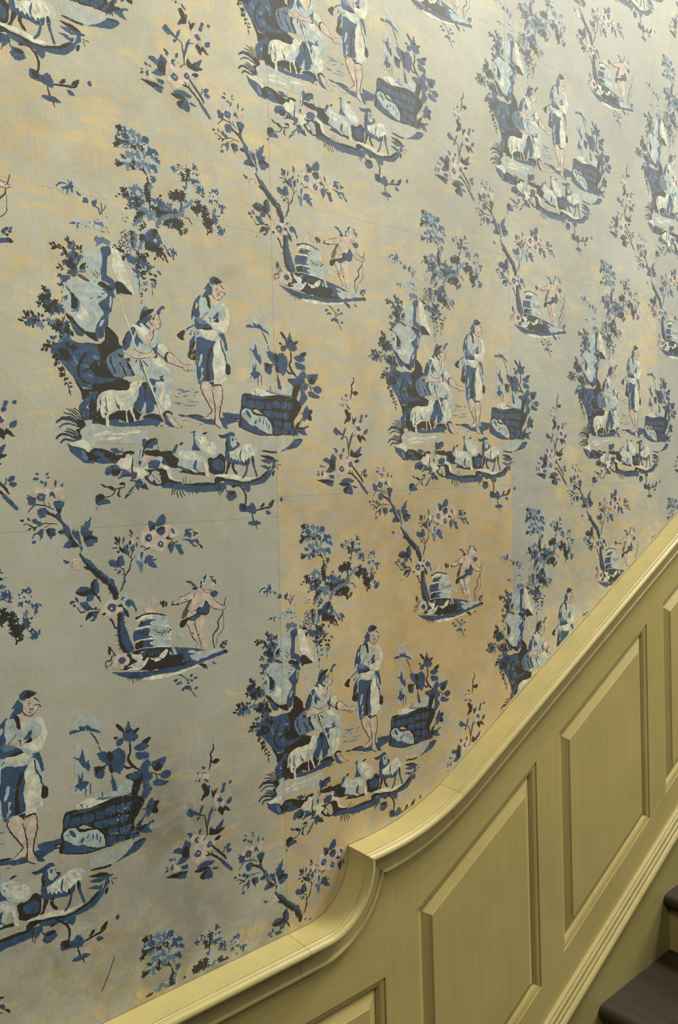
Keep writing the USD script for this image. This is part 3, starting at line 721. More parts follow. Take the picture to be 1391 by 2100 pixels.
k*13 5167,-3608 4,-32
k*13 5236,-3550 22,-5
k*13 5287,-3540 -11,-24
k*13 5172,-3567 12,-23
k*13 5174,-3532 -21,-31
k*13 5287,-3494 -12,-20
k*13 5297,-3499 -30,-14
k*13 5235,-3530 -27,-19
k*13 5240,-3581 -34,-21
k*13 5286,-3588 5,-19
k*13 5216,-3634 -20,-11
k*13 5224,-3553 -17,-22
k*13 5291,-3493 -3,-35
k*13 5223,-3583 -8,-20
k*13 5247,-3604 -8,-22
k*13 5291,-3566 19,-25
k*13 5268,-3524 2,-26
k*13 5195,-3518 -7,-30
k*13 5127,-3702 6,-18
k*13 5198,-3692 -31,-13
k*13 5135,-3651 -3,-22
k*13 5129,-3699 26,-16
k*13 5180,-3628 -19,-16
k*13 5110,-3728 -23,-27
k*13 5154,-3662 -11,-28
k*13 5088,-3688 1,-19
k*13 5213,-3643 -5,-23
k*13 5205,-3648 -31,-16
k*13 5072,-3687 -9,-25
k*13 5163,-3709 -17,-14
k*13 5191,-3685 17,-17
k*13 5085,-3705 -23,-4
k*13 5096,-3701 -10,-22
k*13 5069,-3732 14,-20
k*13 5142,-3676 23,-1
k*13 5128,-3636 18,-13
k*13 5140,-3725 30,1
k*13 5216,-3628 -25,-28
k*13 5195,-3683 -32,-8
k*13 5056,-3721 -13,-31
k*12 5232,-3682 -26,-22
k*12 5244,-3673 24,2
k*12 5319,-3687 -19,-8
k*12 5228,-3708 -4,-25
k*12 5280,-3698 19,-19
k*12 5270,-3687 -16,-14
k*12 5226,-3707 31,5
k*12 5281,-3725 -31,-7
k*12 5243,-3740 -4,-26
k*12 5285,-3733 -19,-28
b*16 5244,-3549 1,-28
b*16 5279,-3593 2,-37
b*16 5171,-3654 25,-25
b*16 5225,-3563 -6,-37
b*16 5254,-3651 -25,-20
b*16 5261,-3559 -29,-19
b*16 5289,-3631 -29,-23
b*16 5257,-3617 -14,-29
b*16 5260,-3590 31,-16
b*16 5200,-3666 -34,-15
b*16 5213,-3570 -38,-31
b*16 5271,-3606 -11,-29
b*12 5209,-3390 29,-6
b*12 5257,-3343 -24,-5
b*11 5189,-3295 3,-26
b*12 5224,-3383 24,-2
b*12 5246,-3318 9,-30
b*11 5188,-3342 24,-21
b*12 5259,-3332 11,-25
b*11 5186,-3370 -1,-29
k*22 5964,-2528 55,-16
k*20 5990,-2658 17,25
no 5894,-2573 48,4 2,-35 -25,-30 -7,30
k*14 6010,-2584 -11,-19
k*14 5962,-2567 27,2
k*14 6055,-2566 20,0
k*14 5947,-2608 21,-3
k*14 5974,-2515 -7,-24
k*14 6045,-2553 -22,-14
k*14 6024,-2572 18,-20
k*14 6046,-2599 -12,-23
k*14 5990,-2565 22,1
k*14 5992,-2519 15,-18
k*14 5992,-2575 -25,-22
k*14 6020,-2605 -4,-30
k*14 6026,-2525 -22,-7
k*14 5950,-2606 23,-6
k*14 6087,-2556 -22,-22
k*14 6057,-2518 -17,-25
ko 6092,-2556 57,6 6,-42 -28,-79 -27,-56 -23,16 27,71
ko 6023,-2629 33,7 14,-47 11,-41 -54,-11 18,40
n*24 6129,-2620 20,62
n*19 6101,-2525 10,31
no 6205,-2480 21,-2 31,-44 -54,-12
k*24 6187,-2607 34,22
k*35 6238,-2581 36,-28
k*14 6288,-2577 16,-15
no 6127,-2671 58,6 41,-13 25,20 24,-31 -42,-17 -34,-14 -48,26
k*17 6174,-2725 42,16
k*17 6231,-2735 16,-11
k*13 6197,-2757 17,-3
k*19 6283,-2687 30,6
k*14 6233,-2793 12,-4
no 6260,-2747 46,6 -2,-51 -19,-55 -12,26 -21,-4
no 6327,-2751 12,3 19,-55 -18,-33 11,-34 -26,-6 3,67 -12,19
k-17 6092,-2736 6,-49
no 6053,-2787 47,-26 -36,-1
ko 5830,-2934 62,41 31,-8 18,47 39,-20 7,-35 24,5 -2,36 29,27 7,-34 24,5 -1,-44 -20,-68 -57,-19 -15,33 -49,-25 -48,-2 -31,22
x-8 5996,-2885 5,-71
n-42 6011,-3004 1,-65 -19,-61
b-39 6036,-3071 67,42 52,54 26,34
no 6066,-2957 40,-7 -9,-30 -25,2
bo 5977,-3140 52,89 22,-53 -42,-44 31,-16 -73,-21
k-16 5998,-3014 6,-63 -19,-54
b-38 6153,-3012 66,-9
ko 6205,-2958 85,35 -18,-29 24,-24 33,-9 50,-4 7,-36 33,-23 -10,-38 -28,-42 51,2 -1,-30 44,23 16,-34 -37,-51 -19,-48 -26,-12 -34,9 -14,63 -32,39 10,31 -34,1 19,47 -31,45 -59,-4 -67,-13 -15,26 67,13 42,23
b*24 6302,-3026 41,-14
b*29 6368,-3058 42,1
ko 6168,-3045 39,-51 9,24 23,-47 19,55 17,-11 10,38
no 6469,-3068 43,-6 33,-38 -12,-62 -18,-26 -24,55
bo 6479,-3044 28,58 26,-3 -20,-48
ko 6426,-3282 43,15 -19,-33 -52,-40 -8,22
ko 6540,-3217 35,14 -19,-49
ko 6318,-3221 44,30 24,-32 -35,-21
no 6564,-3250 52,-21 -2,-31 -57,-10
no 6484,-2732 34,-16 27,28 7,-20 -36,-45 -25,17
n*28 6545,-2801 32,44
n*31 6536,-2921 28,50
k*19 6435,-2787 24,-24
k*21 6480,-2822 25,-13
k*31 6503,-2876 30,-13
k*16 6437,-2838 21,12
k*16 6562,-2812 16,-34
k*23 6550,-3082 35,11
k*13 6465,-2773 16,-26
no 6579,-2920 34,-8 62,4 3,-10 -39,-4 -12,-77 -22,-4 16,70 -43,-1
no 6429,-2921 14,40 8,-20 34,6 -9,-16
n-16 6055,-3190 49,-5 39,-36 28,-28
ro 6032,-3338 42,15 27,-32 -39,-43 -32,-6
n*33 6575,-3208 57,-79
n*25 6615,-3275 7,-44
n*25 6653,-3216 -7,-69
no 5392,-3837 59,-19 29,-44 -31,2 -44,14
ko 5345,-3893 45,14 -3,-70 -45,1
no 5312,-3960 38,13 43,-36 -9,-29 -38,-5 -5,34 -37,8
no 5483,-3830 13,-54 30,5 30,-24 -41,-48 -30,3 9,36 -29,24
no 5338,-4032 53,7 -17,-37 -22,11
n*18 5548,-3911 51,29
n*30 5632,-3934 60,-41
n*27 5504,-3869 31,19
ko 5407,-3994 24,31 38,-2 -9,-43 -15,12 -32,-39
k-13 5420,-4041 22,-25 38,12
k*22 5419,-4062 61,8
k*30 5507,-3980 60,-20
k*33 5583,-3983 45,-36
k*30 5526,-4061 92,5
k*25 5579,-4075 37,-30
k*29 5404,-3912 13,-32
k*29 5434,-3907 29,-24
bo 5437,-4102 49,0 -9,-29 -31,-11
bo 5539,-4116 39,13 29,-25 -47,-27
n-12 5377,-4082 2,-41 -5,-105
n*26 5364,-4125 21,-32
n*19 5393,-4142 22,-18
n*29 5381,-4248 45,-15
n*19 5414,-4188 22,-18
n*29 5450,-4218 33,46
k-7 5420,-4222 -15,-79
k*16 5386,-4303 35,25
k-7 5423,-4327 -32,-31 14,-27
k-7 5555,-4170 0,-98
k*19 5541,-4228 23,-4
@shepherd
l= 5245,-5160 524,37 -25,-576 -49,-2 -72,-38 -48,-16 -62,5 -38,6 -39,-15 -45,5 -30,14 -30,13 25,43 27,85 22,-6 -6,-141 46,1 63,52 19,71 -76,195 -27,76 -103,57 -57,59
no 5240,-5424 74,-10 63,59 61,-4 78,-151 34,-105 -39,-1 -3,-57 -63,-52 -46,6 -1,140 -34,-71 -40,-65 -88,60 11,63 64,94
ko 5363,-5362 61,11 20,-62 -32,-37 -12,-92 -10,-57 -3,98 10,50 -35,61
bo 5051,-4977 51,4 42,-45 -24,-43 50,-23 31,-130 72,-65 -236,-15
k-33 5056,-5025 35,-31 30,16
k-28 5073,-5133 34,-59 47,-94
lo 5126,-4930 26,92 79,118 25,58 53,33 90,2 81,-54 45,-38 63,48 42,-109 80,-150 -4,-86 -33,-31 -69,38 -16,-23 -94,-21 77,-15 76,-38 121,-113 31,-27 -526,-33 -41,95 -35,46 34,86 -101,61
wo 5248,-4677 58,-15 71,-97 94,-97 112,102 -11,90 -33,-38 -60,8 -65,78 -38,10 -90,-16
wo 5579,-4884 95,30 59,-88 -34,-60 -61,52
wo 5509,-5059 95,36 119,-134 46,-40 -201,72
no 5231,-4706 54,26 54,-113 36,-38 28,-47 45,-17 -8,-8 -59,30 -37,11 -18,-57 -29,18 -20,61 42,87 -22,26 -33,-73 -57,-130 -54,-52 -28,32 12,97 63,102
no 5201,-4896 29,-4 -62,-67
ko 5129,-4854 72,117 14,-12 -47,-60 -9,-28 46,25 -24,-30 -31,-37 44,4 -45,-39 -24,-36
no 5408,-4437 31,28 38,-6 14,-27 78,16 -33,-46 -64,-49 47,19 15,-19 -18,-44 -47,-33 -33,-46 -36,31 -38,-18 28,-46 -81,34 -7,13 62,48 9,43 10,57
ko 5398,-4494 78,50 93,18 -41,-47 -71,-50 -63,-48 -39,-32 -23,-10 48,54 -6,27 30,10
b*44 5415,-4451 62,29
no 5598,-4458 49,62 33,26 38,-10 -8,-22 -48,-20 -10,-51 -24,-17
po 5508,-4580 39,25 10,50 32,25 39,-10 19,-83 15,-19 -25,-38 6,-28 -62,-13 -40,-33 5,-56 -42,-88 -25,-37 -64,99 64,62 -13,69
po 5167,-4988 98,36 96,-34 114,2 55,47 14,-35 30,-33 -10,-36 -69,9 -100,-21 -106,-16 -73,23
k-8 5589,-4480 38,-17 13,-55 14,-34 -16,-23 7,-21 -17,-30 -40,-11 -39,-25 -10,-36
k-12 5549,-4696 -3,-71 -34,-59 -33,-56
k-10 5547,-4555 18,44 24,28
k-12 5500,-4588 21,-33 31,-4
k-19 5422,-4624 37,-32 44,-34
k-13 5482,-4646 21,-44
k-9 5590,-4543 20,3
k-10 5594,-4557 23,-1
k-7 5623,-4589 3,-21 16,8
k-7 5622,-4625 15,-2
k*21 5539,-4570 25,38
k-8 5265,-4952 95,-38 107,5 64,55
k-8 5216,-5046 51,-17 75,-2 91,14 62,16
k-7 5528,-4980 39,3
k-7 5535,-5008 38,-4
ko 5516,-4917 30,-19 29,-40 13,-49 -32,-20 -22,9 39,24 -29,48
no 5516,-4917 55,18 18,59 7,-7 -12,-93
n-19 5546,-4929 74,-72 84,-50
po 5724,-4964 40,10 62,-31 69,-67 63,-38 98,-8 -3,-66 -74,-20 -31,42 -80,23 -79,9 -47,26 -30,40
ko 5700,-4973 32,17 7,-14 -25,-31 6,-49 14,-35 -23,5 -30,34
k-8 5732,-4956 47,-4 70,-52 54,-53 55,-25
k-8 5742,-5084 63,-21 79,-16 64,-21 7,-21 40,-19
k-7 5974,-5111 9,15 73,2 -8,-16
k-7 6045,-5157 54,-11
ko 5996,-5161 41,-11 -34,-6
ko 5171,-5071 44,-3 -10,-63 27,-61 41,-81 -30,-2 -42,67 -34,60
n*26 5371,-5083 88,-71
n*20 5287,-5131 17,57
n*17 5358,-5210 -18,96
no 5464,-5314 39,10 45,-12 55,3 9,36 -23,13 39,-4 48,31 -33,-52 31,-12 -26,-37 7,-36 -22,42 -78,-5 -34,-65 -44,47
no 5505,-5424 39,23 7,-35 -26,-65
wo 5555,-5344 93,-2 28,-70 -28,-115 -21,-115 -44,69 37,123
wo 5681,-5487 54,-26 12,-114 -51,-67 -46,34
wo 5543,-5600 45,-33 28,-92 -77,26
ko 5631,-5739 64,38 48,-13 -1,-21 -56,5 -33,-44 -23,14
no 5645,-5782 37,23 26,-80 63,-53 5,-21 -53,4 -63,52
po 5677,-5733 54,8 21,-48 58,-64 34,-42 54,-16 11,-16 -43,-11 -60,9 -35,21 -63,53 7,21 -22,43
ko 5629,-5750 25,33 42,20 70,-33 -7,-27 -17,21 -71,3 -14,-43 -35,4
k-6 5742,-5741 22,-48 57,-58 23,-38 59,-20
k-6 5715,-5818 -7,-16 86,-79
ko 5885,-5911 24,6 -31,-20
k-5 5806,-5913 48,-10
lo 5682,-5228 95,6 21,-63 -15,-196 -42,-23 -5,172
w-17 5112,-4321 30,-153 52,-139 66,-187 53,-148
k-19 5341,-5079 28,-60 39,-132
w-15 5357,-5077 34,-75 44,-117
k-18 5365,-5152 61,-157 69,-165 69,-189 70,-183
w-19 5387,-5164 61,-165 69,-166 69,-203 63,-155
@lamb
ko 4724,-5404 287,91 173,-45 11,-82 -46,-30 -124,-3 -129,-3 -94,-46 -39,-103 2,-107 37,55 9,-122 55,-25 4,-82 -43,-8 -124,45
no 4719,-5512 63,3 -39,-89 -29,-15
no 4703,-5869 77,2 -16,-34 -62,12
no 4728,-5317 103,-27 129,14 64,-10 -44,-30 -130,-27 -126,-7
wo 4766,-5624 21,68 37,42 72,31 58,13 86,-9 109,9 38,22 17,50 24,29 60,10 14,-27 47,44 6,-20 -17,-50 -24,-22 -3,-70 -33,-72 -39,-43 -25,-50 38,-159 10,-27 -23,-8 -29,104 -34,61 -15,0 -16,-36 4,-83 5,-41 -18,0 -7,89 -5,56 -73,-3 -44,-8 -67,-37 -29,-14 -10,-62 11,-82 -36,7 -9,101 16,42 -14,6 -17,-55 -28,6 -19,40 -3,81 -31,-48 -11,47
lo 5137,-5582 83,32 79,101 13,-41 -34,-86 -63,-86 -61,-37 -103,-10 61,57
lo 4786,-5570 44,43 -20,-136 -38,-62 -8,60
n-15 4874,-5566 7,-81 5,-54 7,-41
bo 4852,-5675 35,-6 19,-60 -29,-8
no 4992,-5567 20,-47 13,-34 27,-34 -9,-34 -27,33 -15,61
k*14 4810,-5596 0,-74
k*18 4862,-5756 13,-34
k*19 5187,-5379 34,23
no 5294,-5393 16,28 7,-13
ko 4911,-5782 44,22 59,29 36,8 73,3 4,-90 5,-42 -29,0 -79,25 -80,-9 -23,-28 -13,27
ko 5152,-5733 23,21 35,-61 26,-83 -75,-2
ko 5229,-5675 94,-74 31,15 -49,-85 -16,-15 -30,7 -33,89
no 4912,-5905 9,41 23,28 87,3 6,-28 124,-4 196,40 24,22 130,-4 94,10 21,-42 -40,-15 -17,-36 -177,-11 -233,-12 -88,-9
ko 5343,-5804 47,36 101,25 84,-19 36,-56 7,-29 -107,40 -115,4
no 5658,-5838 25,50 52,-99 0,-14 -71,27
k*9 5492,-5892 76,-27
k*19 5592,-5908 20,18
k*21 4718,-5919 24,4
@ground
ho 4547,-5979 62,60 157,29 140,-31 217,-13 -184,-63 -197,-46 -39,-101 -68,33 -68,24
ho 4728,-5959 303,6 364,25 -8,-194 -454,-4 -229,15
w*43 4707,-6035 233,55
w*23 4894,-6007 281,-4
w*35 4758,-6076 314,20
w*36 5130,-5994 263,21
b*20 5887,-5454 154,19
b*17 5902,-5518 105,26
b*15 5828,-5424 121,-5
b*14 6004,-5569 155,-4
b*13 5790,-5599 139,0
b*13 5940,-5626 185,2
b*18 6071,-5456 88,15
l*11 5851,-5385 58,4
l*10 6087,-5580 80,0
l*14 5832,-5394 48,4
l*15 6063,-5405 55,2
l*9 5978,-5546 65,0
l*13 6098,-5600 68,-2
l*12 6080,-5596 66,1
l*13 5810,-5445 80,4
l*9 5860,-5513 62,-2
l*14 5909,-5412 71,3
l*10 5862,-5518 87,5
l*12 6046,-5528 51,3
l*15 5759,-5570 84,6
l*15 5753,-5450 89,8
l*9 5988,-5589 53,0
l*9 5895,-5634 55,2
l*11 6055,-5451 54,-5
l*11 5776,-5408 73,5
b*11 5793,-5515 78,-1
b*15 5859,-5477 39,3
b*9 6078,-5491 40,1
b*12 5846,-5609 44,-6
no 5849,-5754 55,12 55,-14 -50,-18
ko 5965,-5756 93,19 87,-3 94,-25 0,-17 -120,8 -88,-8
no 6031,-5782 88,8 118,-41 -1,-28 -119,36
l*15 6051,-5858 55,5
l*11 6100,-5850 63,-5
l*11 5762,-5783 80,-4
l*16 5997,-5809 72,-1
l*14 5896,-5803 37,-7
l*12 6092,-5883 91,-2
l*14 6094,-5914 44,1
l*13 6022,-5895 54,6
b*13 6157,-5865 55,0
b*8 5908,-5821 82,1
ho 4538,-5979 71,52 100,-82 -8,-169 -67,50 -67,33
wo 4396,-6138 120,42 68,9 51,-24 31,-67 -37,-51 -66,50 -118,17
ko 4384,-6130 61,-32 118,-25 66,-50 72,51 122,-9 105,-42 125,-35 149,44 18,-18 -132,-52 -112,-68 -125,1 -158,18 -136,43 -123,75
no 4395,-6154 67,-17 84,-16 49,-42 30,-100 69,-9 -2,-34 -120,18 -82,67 -81,67
bo 4545,-6212 50,-25 30,-84 -52,-8 -23,50
no 4681,-6229 70,9 79,-26 -11,-34 69,-43 34,-43 -107,-7 -79,9 11,51 54,16 -104,35
n-20 4359,-5776 70,-6 82,-56 81,-73
n-23 4319,-5827 108,3 82,-47 83,-48
n-30 4259,-5886 84,43 108,-13 106,-72
n-22 4297,-5946 69,47 91,-7 100,-39
k-12 4390,-5718 90,-55 89,-88
k-12 4441,-5716 73,-56 72,-81
k-12 4483,-5710 65,-52 47,-82
k-15 4276,-5877 84,43 107,-30 99,-73
k-13 4328,-5827 91,11 74,-39 90,-64
ko 4510,-5846 85,-6 18,-67 -49,-43 -26,-25 22,-75 -77,-17 -32,33 76,17 -39,58 60,26 -32,32
n-22 4370,-5982 74,-23 74,-49
n-30 4251,-6074 76,51 90,-16 83,-40
n-23 4306,-6126 51,41 83,-11 94,17
k-13 4380,-5957 74,-23 81,-65
k-15 4259,-6069 68,50 82,-11 83,-41
k-17 4301,-6130 48,49 83,-7
k-8 4349,-5982 86,-32 82,-48
no 4500,-6079 60,17 -10,-25 -111,-26
ko 5362,-6214 173,9 52,-24 89,16 71,-8 -20,-49 35,-24 54,8 14,-107 71,-33 166,-11 17,-58 123,-2 -2,-50 -178,45 -184,3 93,39 -180,35 -172,123 -156,25 -68,16
no 5592,-6310 133,-9 87,-57 -56,-49 72,-13 -108,6 -139,66
wo 5584,-6286 17,-24 -21,-64 113,-50 15,-81 41,-74 98,-35 -81,2 -96,59 -41,89 -102,74
k-8 5546,-6157 7,-56
k-8 5655,-6189 3,-32
k-32 5067,-6257 76,27 74,-7
wo 4989,-6361 51,54 58,-1 10,47 42,4 39,-51 -22,-110 -43,-30 -89,16
wo 5210,-6402 50,-17 33,-16 69,23 44,23 -12,-63 -43,-7 48,-73 -59,1 -28,-39 -58,17 -6,71 -58,17 -7,31
po 5314,-6340 37,55 77,8 24,-56 -97,-39 -53,-39
ho 5226,-6222 52,32 60,0 -31,-126 16,-8 -53,-63 24,-16 -60,-15 -32,24 5,102
n-11 5308,-6190 -16,-71 -12,-71
no 5263,-6348 51,8 -20,-63 -24,24
n-8 5274,-6285 10,-55
no 5334,-6079 35,12 33,-27 70,32 70,1 -4,-80 -52,-1 -19,-48 -60,8 -52,-8 -24,40
ko 5393,-6094 97,36 34,-11 -89,-49 -72,-72 -20,-71 -27,-40 12,71
no 5407,-6365 53,32 70,-1 18,16 15,-56 -38,-64 -121,2
ho 5434,-6341 63,48 87,7 17,-24 -54,-32 -21,-80 21,80 -60,17
ko 5403,-6460 52,7 88,15 104,-26 31,-106 70,-42 -91,-22 -54,-31 -122,11 -77,34 -58,49 11,40 60,15
ho 5390,-6548 45,31 10,32 44,24 60,-25 -10,-32 34,-25 -19,-24 24,-49 -27,-23 -52,9 -33,49 -27,-32 -33,33
n-12 5452,-6517 41,-49 59,-49
ko 5343,-6451 59,-33 18,16 -43,16
k-21 5197,-6316 -13,-102 -6,-141
no 4987,-6400 47,-47 41,7 89,-56 15,-32 -99,2 -82,17
no 5181,-6481 67,-16 -20,-55 -34,-15
k-19 4996,-6555 84,29 91,-1
ko 4985,-6446 32,-1 15,-31 -51,-61
l-21 4988,-6547 44,61 18,23
no 5287,-6569 39,-65 18,16 48,-89 -110,27 -72,81
no 5208,-6631 76,-9 -29,-71 -48,57
ko 5282,-6672 68,-18 41,-21 -15,44 -33,33
no 5111,-6738 80,92 7,-31 -53,-54
ko 5067,-6814 19,54 58,13 43,23 -69,-53
k-13 5143,-6590 67,-1 100,-34
k-11 4974,-6679 50,7 49,6 -22,63
k-11 5024,-6672 -36,-77 30,-40
r*24 5143,-6590 52,31
n*24 5009,-6625 66,6
no 5559,-6664 97,6 182,44 43,-59 320,25 -5,-109 -58,11 -76,-31 -45,51 -57,-31 -45,9 -45,35 -80,43 -171,-28
ko 5686,-6586 116,-35 53,-18 119,-11 93,-3 134,18 -2,-46 -133,3 -93,11 -83,-6 -118,3 -47,-47
k-14 5799,-6670 -74,-47 -12,-73
k-14 5817,-6679 -66,-55 -11,-49
k-14 5826,-6679 -39,-73 14,-74
k-14 5844,-6680 -12,-81 33,-67
k-12 5863,-6680 5,-74 35,-51
k-12 5890,-6673 62,-51 16,-67
k-12 5927,-6666 72,-59 16,-59
k-10 5891,-6648 -14,82
k-10 5919,-6649 4,95
k-11 5947,-6650 57,49
no 4857,-6416 109,33 43,-52 6,-69 -73,-25 -35,27 -54,-17 -25,35
ko 4918,-6451 100,7 -12,-60 -55,-21 -35,31
no 4903,-6194 81,8 80,-51 -101,-9
k-12 5057,-6185 6,-61
k*26 4768,-6619 78,-49
k*44 4855,-6655 97,-38
k*36 5001,-6625 73,7
ko 4691,-6779 37,34 61,-2 25,-36
k-14 4814,-6783 90,23 57,67 111,23
k-14 5072,-6670 2,61
k-16 5007,-6686 -30,-68 34,-36
ko 4693,-6789 37,45 45,7 42,-48 -37,-25 -55,-57 -26,18
no 4708,-6849 63,40 80,5 34,-53 -72,-9 -89,-14
k-12 4799,-6785 109,22
n*22 4696,-6933 19,33
@ewes
ko 6253,-6317 103,14 106,53 67,-68 -4,-107 -22,-90 -123,-28 -101,46 -13,90
no 6319,-6362 123,44 66,-76 -39,-91 -120,32
ko 5652,-6214 93,-43 60,-101 -3,-58 -65,-14 -92,73
no 6050,-5978 41,1 10,-147 71,-104 -33,15 -116,7 38,111
lo 6072,-6036 28,74 116,-28 133,-88 72,-119 -13,-91 -70,-30 -150,61 -95,133
wo 6114,-6036 117,2 150,-103 -6,-136 -103,16 -130,103
k*29 6191,-5990 77,16
k-17 6017,-5978 75,23
ko 5831,-6489 66,28 147,-32 150,-10 -2,-37 -183,18
no 5803,-6402 177,-46 -19,-44 -112,46
lo 5746,-6242 67,72 65,15 96,-58 148,-15 98,-59 29,-120 11,-134 -50,16 -27,164 -107,-147 -97,46 -176,60 35,72 -62,44
wo 5827,-6213 146,-15 148,-29 80,-75 -18,-44 -133,30 -195,31
wo 6200,-6361 41,-31 27,-164 -50,16
no 5747,-6213 52,87 31,-29 -35,-58 -34,-44
no 6049,-6375 52,44 -22,-118 48,-45 -98,46
k*34 5847,-6141 58,30
k*15 5779,-6206 30,7
l*20 6034,-6266 16,-44
l*20 6002,-6285 39,-33
l*20 6080,-6313 -19,-29
l*20 5873,-6251 15,-53
l*20 6028,-6287 -44,-8
l*20 6004,-6294 23,-49
l*20 6012,-6292 -15,-42
l*21 6125,-6255 16,-32
l*20 6046,-6234 55,-5
l*20 6057,-6236 42,-31
l*20 5988,-6245 -19,-32
l*20 6068,-6278 21,-35
l*20 5928,-6240 -60,-7
l*21 6124,-6270 21,-29
l*20 5912,-6242 -20,-28
l*20 6049,-6317 -18,-45
l*19 6294,-6138 29,-38
l*19 6140,-6135 41,-11
l*19 6337,-6079 -53,-9
l*19 6271,-6130 -25,-20
l*19 6386,-6131 -47,-22
l*19 6296,-6122 33,-8
l*19 6287,-6127 27,-13
l*19 6275,-6130 15,-27
l*19 6194,-6207 43,-23
l*19 6264,-6049 -14,-43
l*19 6204,-6103 18,-27
l*19 6160,-6177 6,-27
n*11 6137,-6089 -19,-11
n*11 6159,-6053 -20,-5
n*11 6160,-6053 -2,-29
n*11 6147,-6111 -27,-5
n*11 6188,-6162 -1,-17
@ledge
no 5633,-6630 223,-20 230,-6 272,8 139,-4 33,-61 -107,-43 -391,-2 -163,34 -238,36
ko 5856,-6650 231,9 169,10 119,-25 -18,-22 -272,0
k-21 6462,-6651 -34,-180
k-21 6488,-6652 48,-122
k-19 6427,-6650 -24,-150
no 6427,-6665 105,-3 -39,-75 -54,-43
wo 6354,-6543 118,18 167,-13 194,-46 201,7 -127,-40 -76,-16 -146,19 -144,30 -142,17
no 6493,-6597 119,-13 120,-34 136,-14 139,39 103,30 80,62 80,53 30,75 40,21 10,-65 -54,-42 -29,-64 -81,-85 -79,-41 -153,-17 -126,-18 -172,5 -154,46
ko 6351,-6594 49,30 82,-12 59,-22 96,-2 108,-29 123,-13 114,34 103,30 80,63 79,31 -81,-85 -131,-61 -152,-34 -124,3 -121,30 -143,13 -72,-29 -72,-19
no 7079,-6424 116,10 12,-27 59,21 11,37 -33,-101 -89,31
k*41 7292,-6571 33,85
ko 7092,-6280 135,0 115,-44 6,-27 -124,17
k-11 7365,-6405 79,-17
k-11 7371,-6427 30,-65
@piper
po 6193,-5369 54,77 85,-10 47,-87 19,46 104,6 19,-165 -23,-137 -32,-121 48,-104 -37,-47 -84,59 3,75 -172,-35 -32,29 138,64 19,45 -63,102 -79,130
no 5847,-5756 114,-4 133,26 115,-33 -17,-23 186,-18 14,-59 -136,12 -198,69
k-19 5977,-5760 149,12 83,-19
no 6466,-5775 140,4 142,-12 -56,-47 -125,-33 24,-53 -78,21
k-14 6212,-5323 -19,-61 61,-130 64,-101 31,-74 -71,-62 -70,-46
k-15 6361,-5405 28,-148 11,-149 -7,-150 84,-59
k-15 6518,-5367 3,-135 -41,-152 -14,-106 57,-104
k-11 6225,-5804 153,8
no 6133,-5034 228,17 39,-281 -19,-46 -83,55 -68,-4 -52,-47 -38,86
ko 6310,-5021 51,4 21,-312 -83,55
k-21 6230,-5308 85,20 65,-78
lo 6204,-5117 43,17 6,-58 -39,-121 -24,28
wo 6413,-5014 174,13 -67,-320 -121,-7
ko 6381,-5336 122,14 7,-45 -25,21 -96,-5
lo 6137,-4277 118,113 129,50 47,-95 181,-11 49,-96 21,-134 -60,-141 -28,-37 -78,-8 96,-183 15,-282 -34,-162 -475,-27 19,431 -58,105 35,222 -6,153
wo 6533,-4230 79,-2 49,-84 21,-134 -74,-165 -116,22 -101,57 79,53 106,22 56,96
wo 6198,-4600 112,-22 104,21 62,-61 -94,-76 -101,24
wo 6459,-4753 66,40 20,-156 32,-156 16,-238 -183,-10 -12,325
po 6418,-4054 74,65 78,-1 37,-62 -17,-81 -94,-68 -51,28 -23,52
po 6369,-4172 53,51 87,-78 -28,-48 -93,-56
no 6392,-3936 53,47 64,-8 76,-46 -67,-42 -26,-15 -12,21 -40,-28 -50,27
ko 6429,-3964 54,63 39,-6 -28,-37 53,19 18,-26 -73,-38
no 6377,-3982 48,-72 -17,-91 -51,-6 -64,3 42,72 -32,6 34,49
no 6293,-4148 64,-3 28,-74 -4,-101 -31,19 -21,108 -62,14
ko 6318,-4167 38,10 29,-68 -4,-106 -30,46
no 6230,-4167 24,-8 -27,-48 -17,-101 8,-98 -14,-34 -62,-7 -11,32 -41,-81 18,133 43,125
xo 6162,-4285 32,14 4,-43 -39,-38
ko 6108,-4379 29,91 27,58 -9,-78 -34,-70 10,-53 -28,-58
no 6141,-4485 75,19 87,-46 87,-47 -15,-46 -140,-2 -75,-8 -22,64
bo 6154,-4473 63,18 86,-46 37,-29 -127,-13
k-14 6242,-4463 92,87
k-12 6254,-4467 115,18 9,-77
ko 6419,-4489 79,54 11,-55 -52,-6
no 6407,-4457 82,99 19,2 -10,-79
po 6267,-4449 77,19 34,-96 -63,15
ko 6223,-4598 153,27 38,-30 -103,-16
no 6414,-4590 76,-48 91,-3 34,-109 16,-101 -34,-14 -33,133 -50,51 -39,8 40,15
no 6154,-4736 64,28 75,-27 88,-14 65,-5 -43,-82 8,-111 -30,-115 16,-212 -242,-14 -18,165 -5,154 17,111
ko 6205,-4721 88,-14 75,-26 37,-30 -67,-84 -46,-171 -11,-235 52,3 -4,213 46,159 28,70 -100,36
lo 6208,-4941 25,2 4,-66 -49,-103 -18,21 23,89
lo 6213,-5118 37,-19 -28,-58 23,-42 -40,-48 -12,11 23,79
k-20 6525,-4713 8,-112 49,-98 10,-67 30,-54
ko 6603,-5034 58,-30 -4,-103 -47,-20 -32,38
ko 6021,-4967 29,101 14,56 64,38 11,-43 -55,-114 52,48 -7,-143 -50,-4 -54,29
no 6053,-4789 53,70 37,15 -15,-68 -65,-71
ko 5873,-4719 88,74 36,-19 -27,-68 10,-48 -60,11
n-28 6010,-4641 127,79
k*14 6088,-4684 -26,-8
k*14 6061,-4671 23,-11
k*14 6072,-4647 23,-4
k*14 6172,-4683 -12,-15
k*14 6189,-4651 -15,-24
k*14 6125,-4669 -2,-18
k*14 6117,-4693 27,0
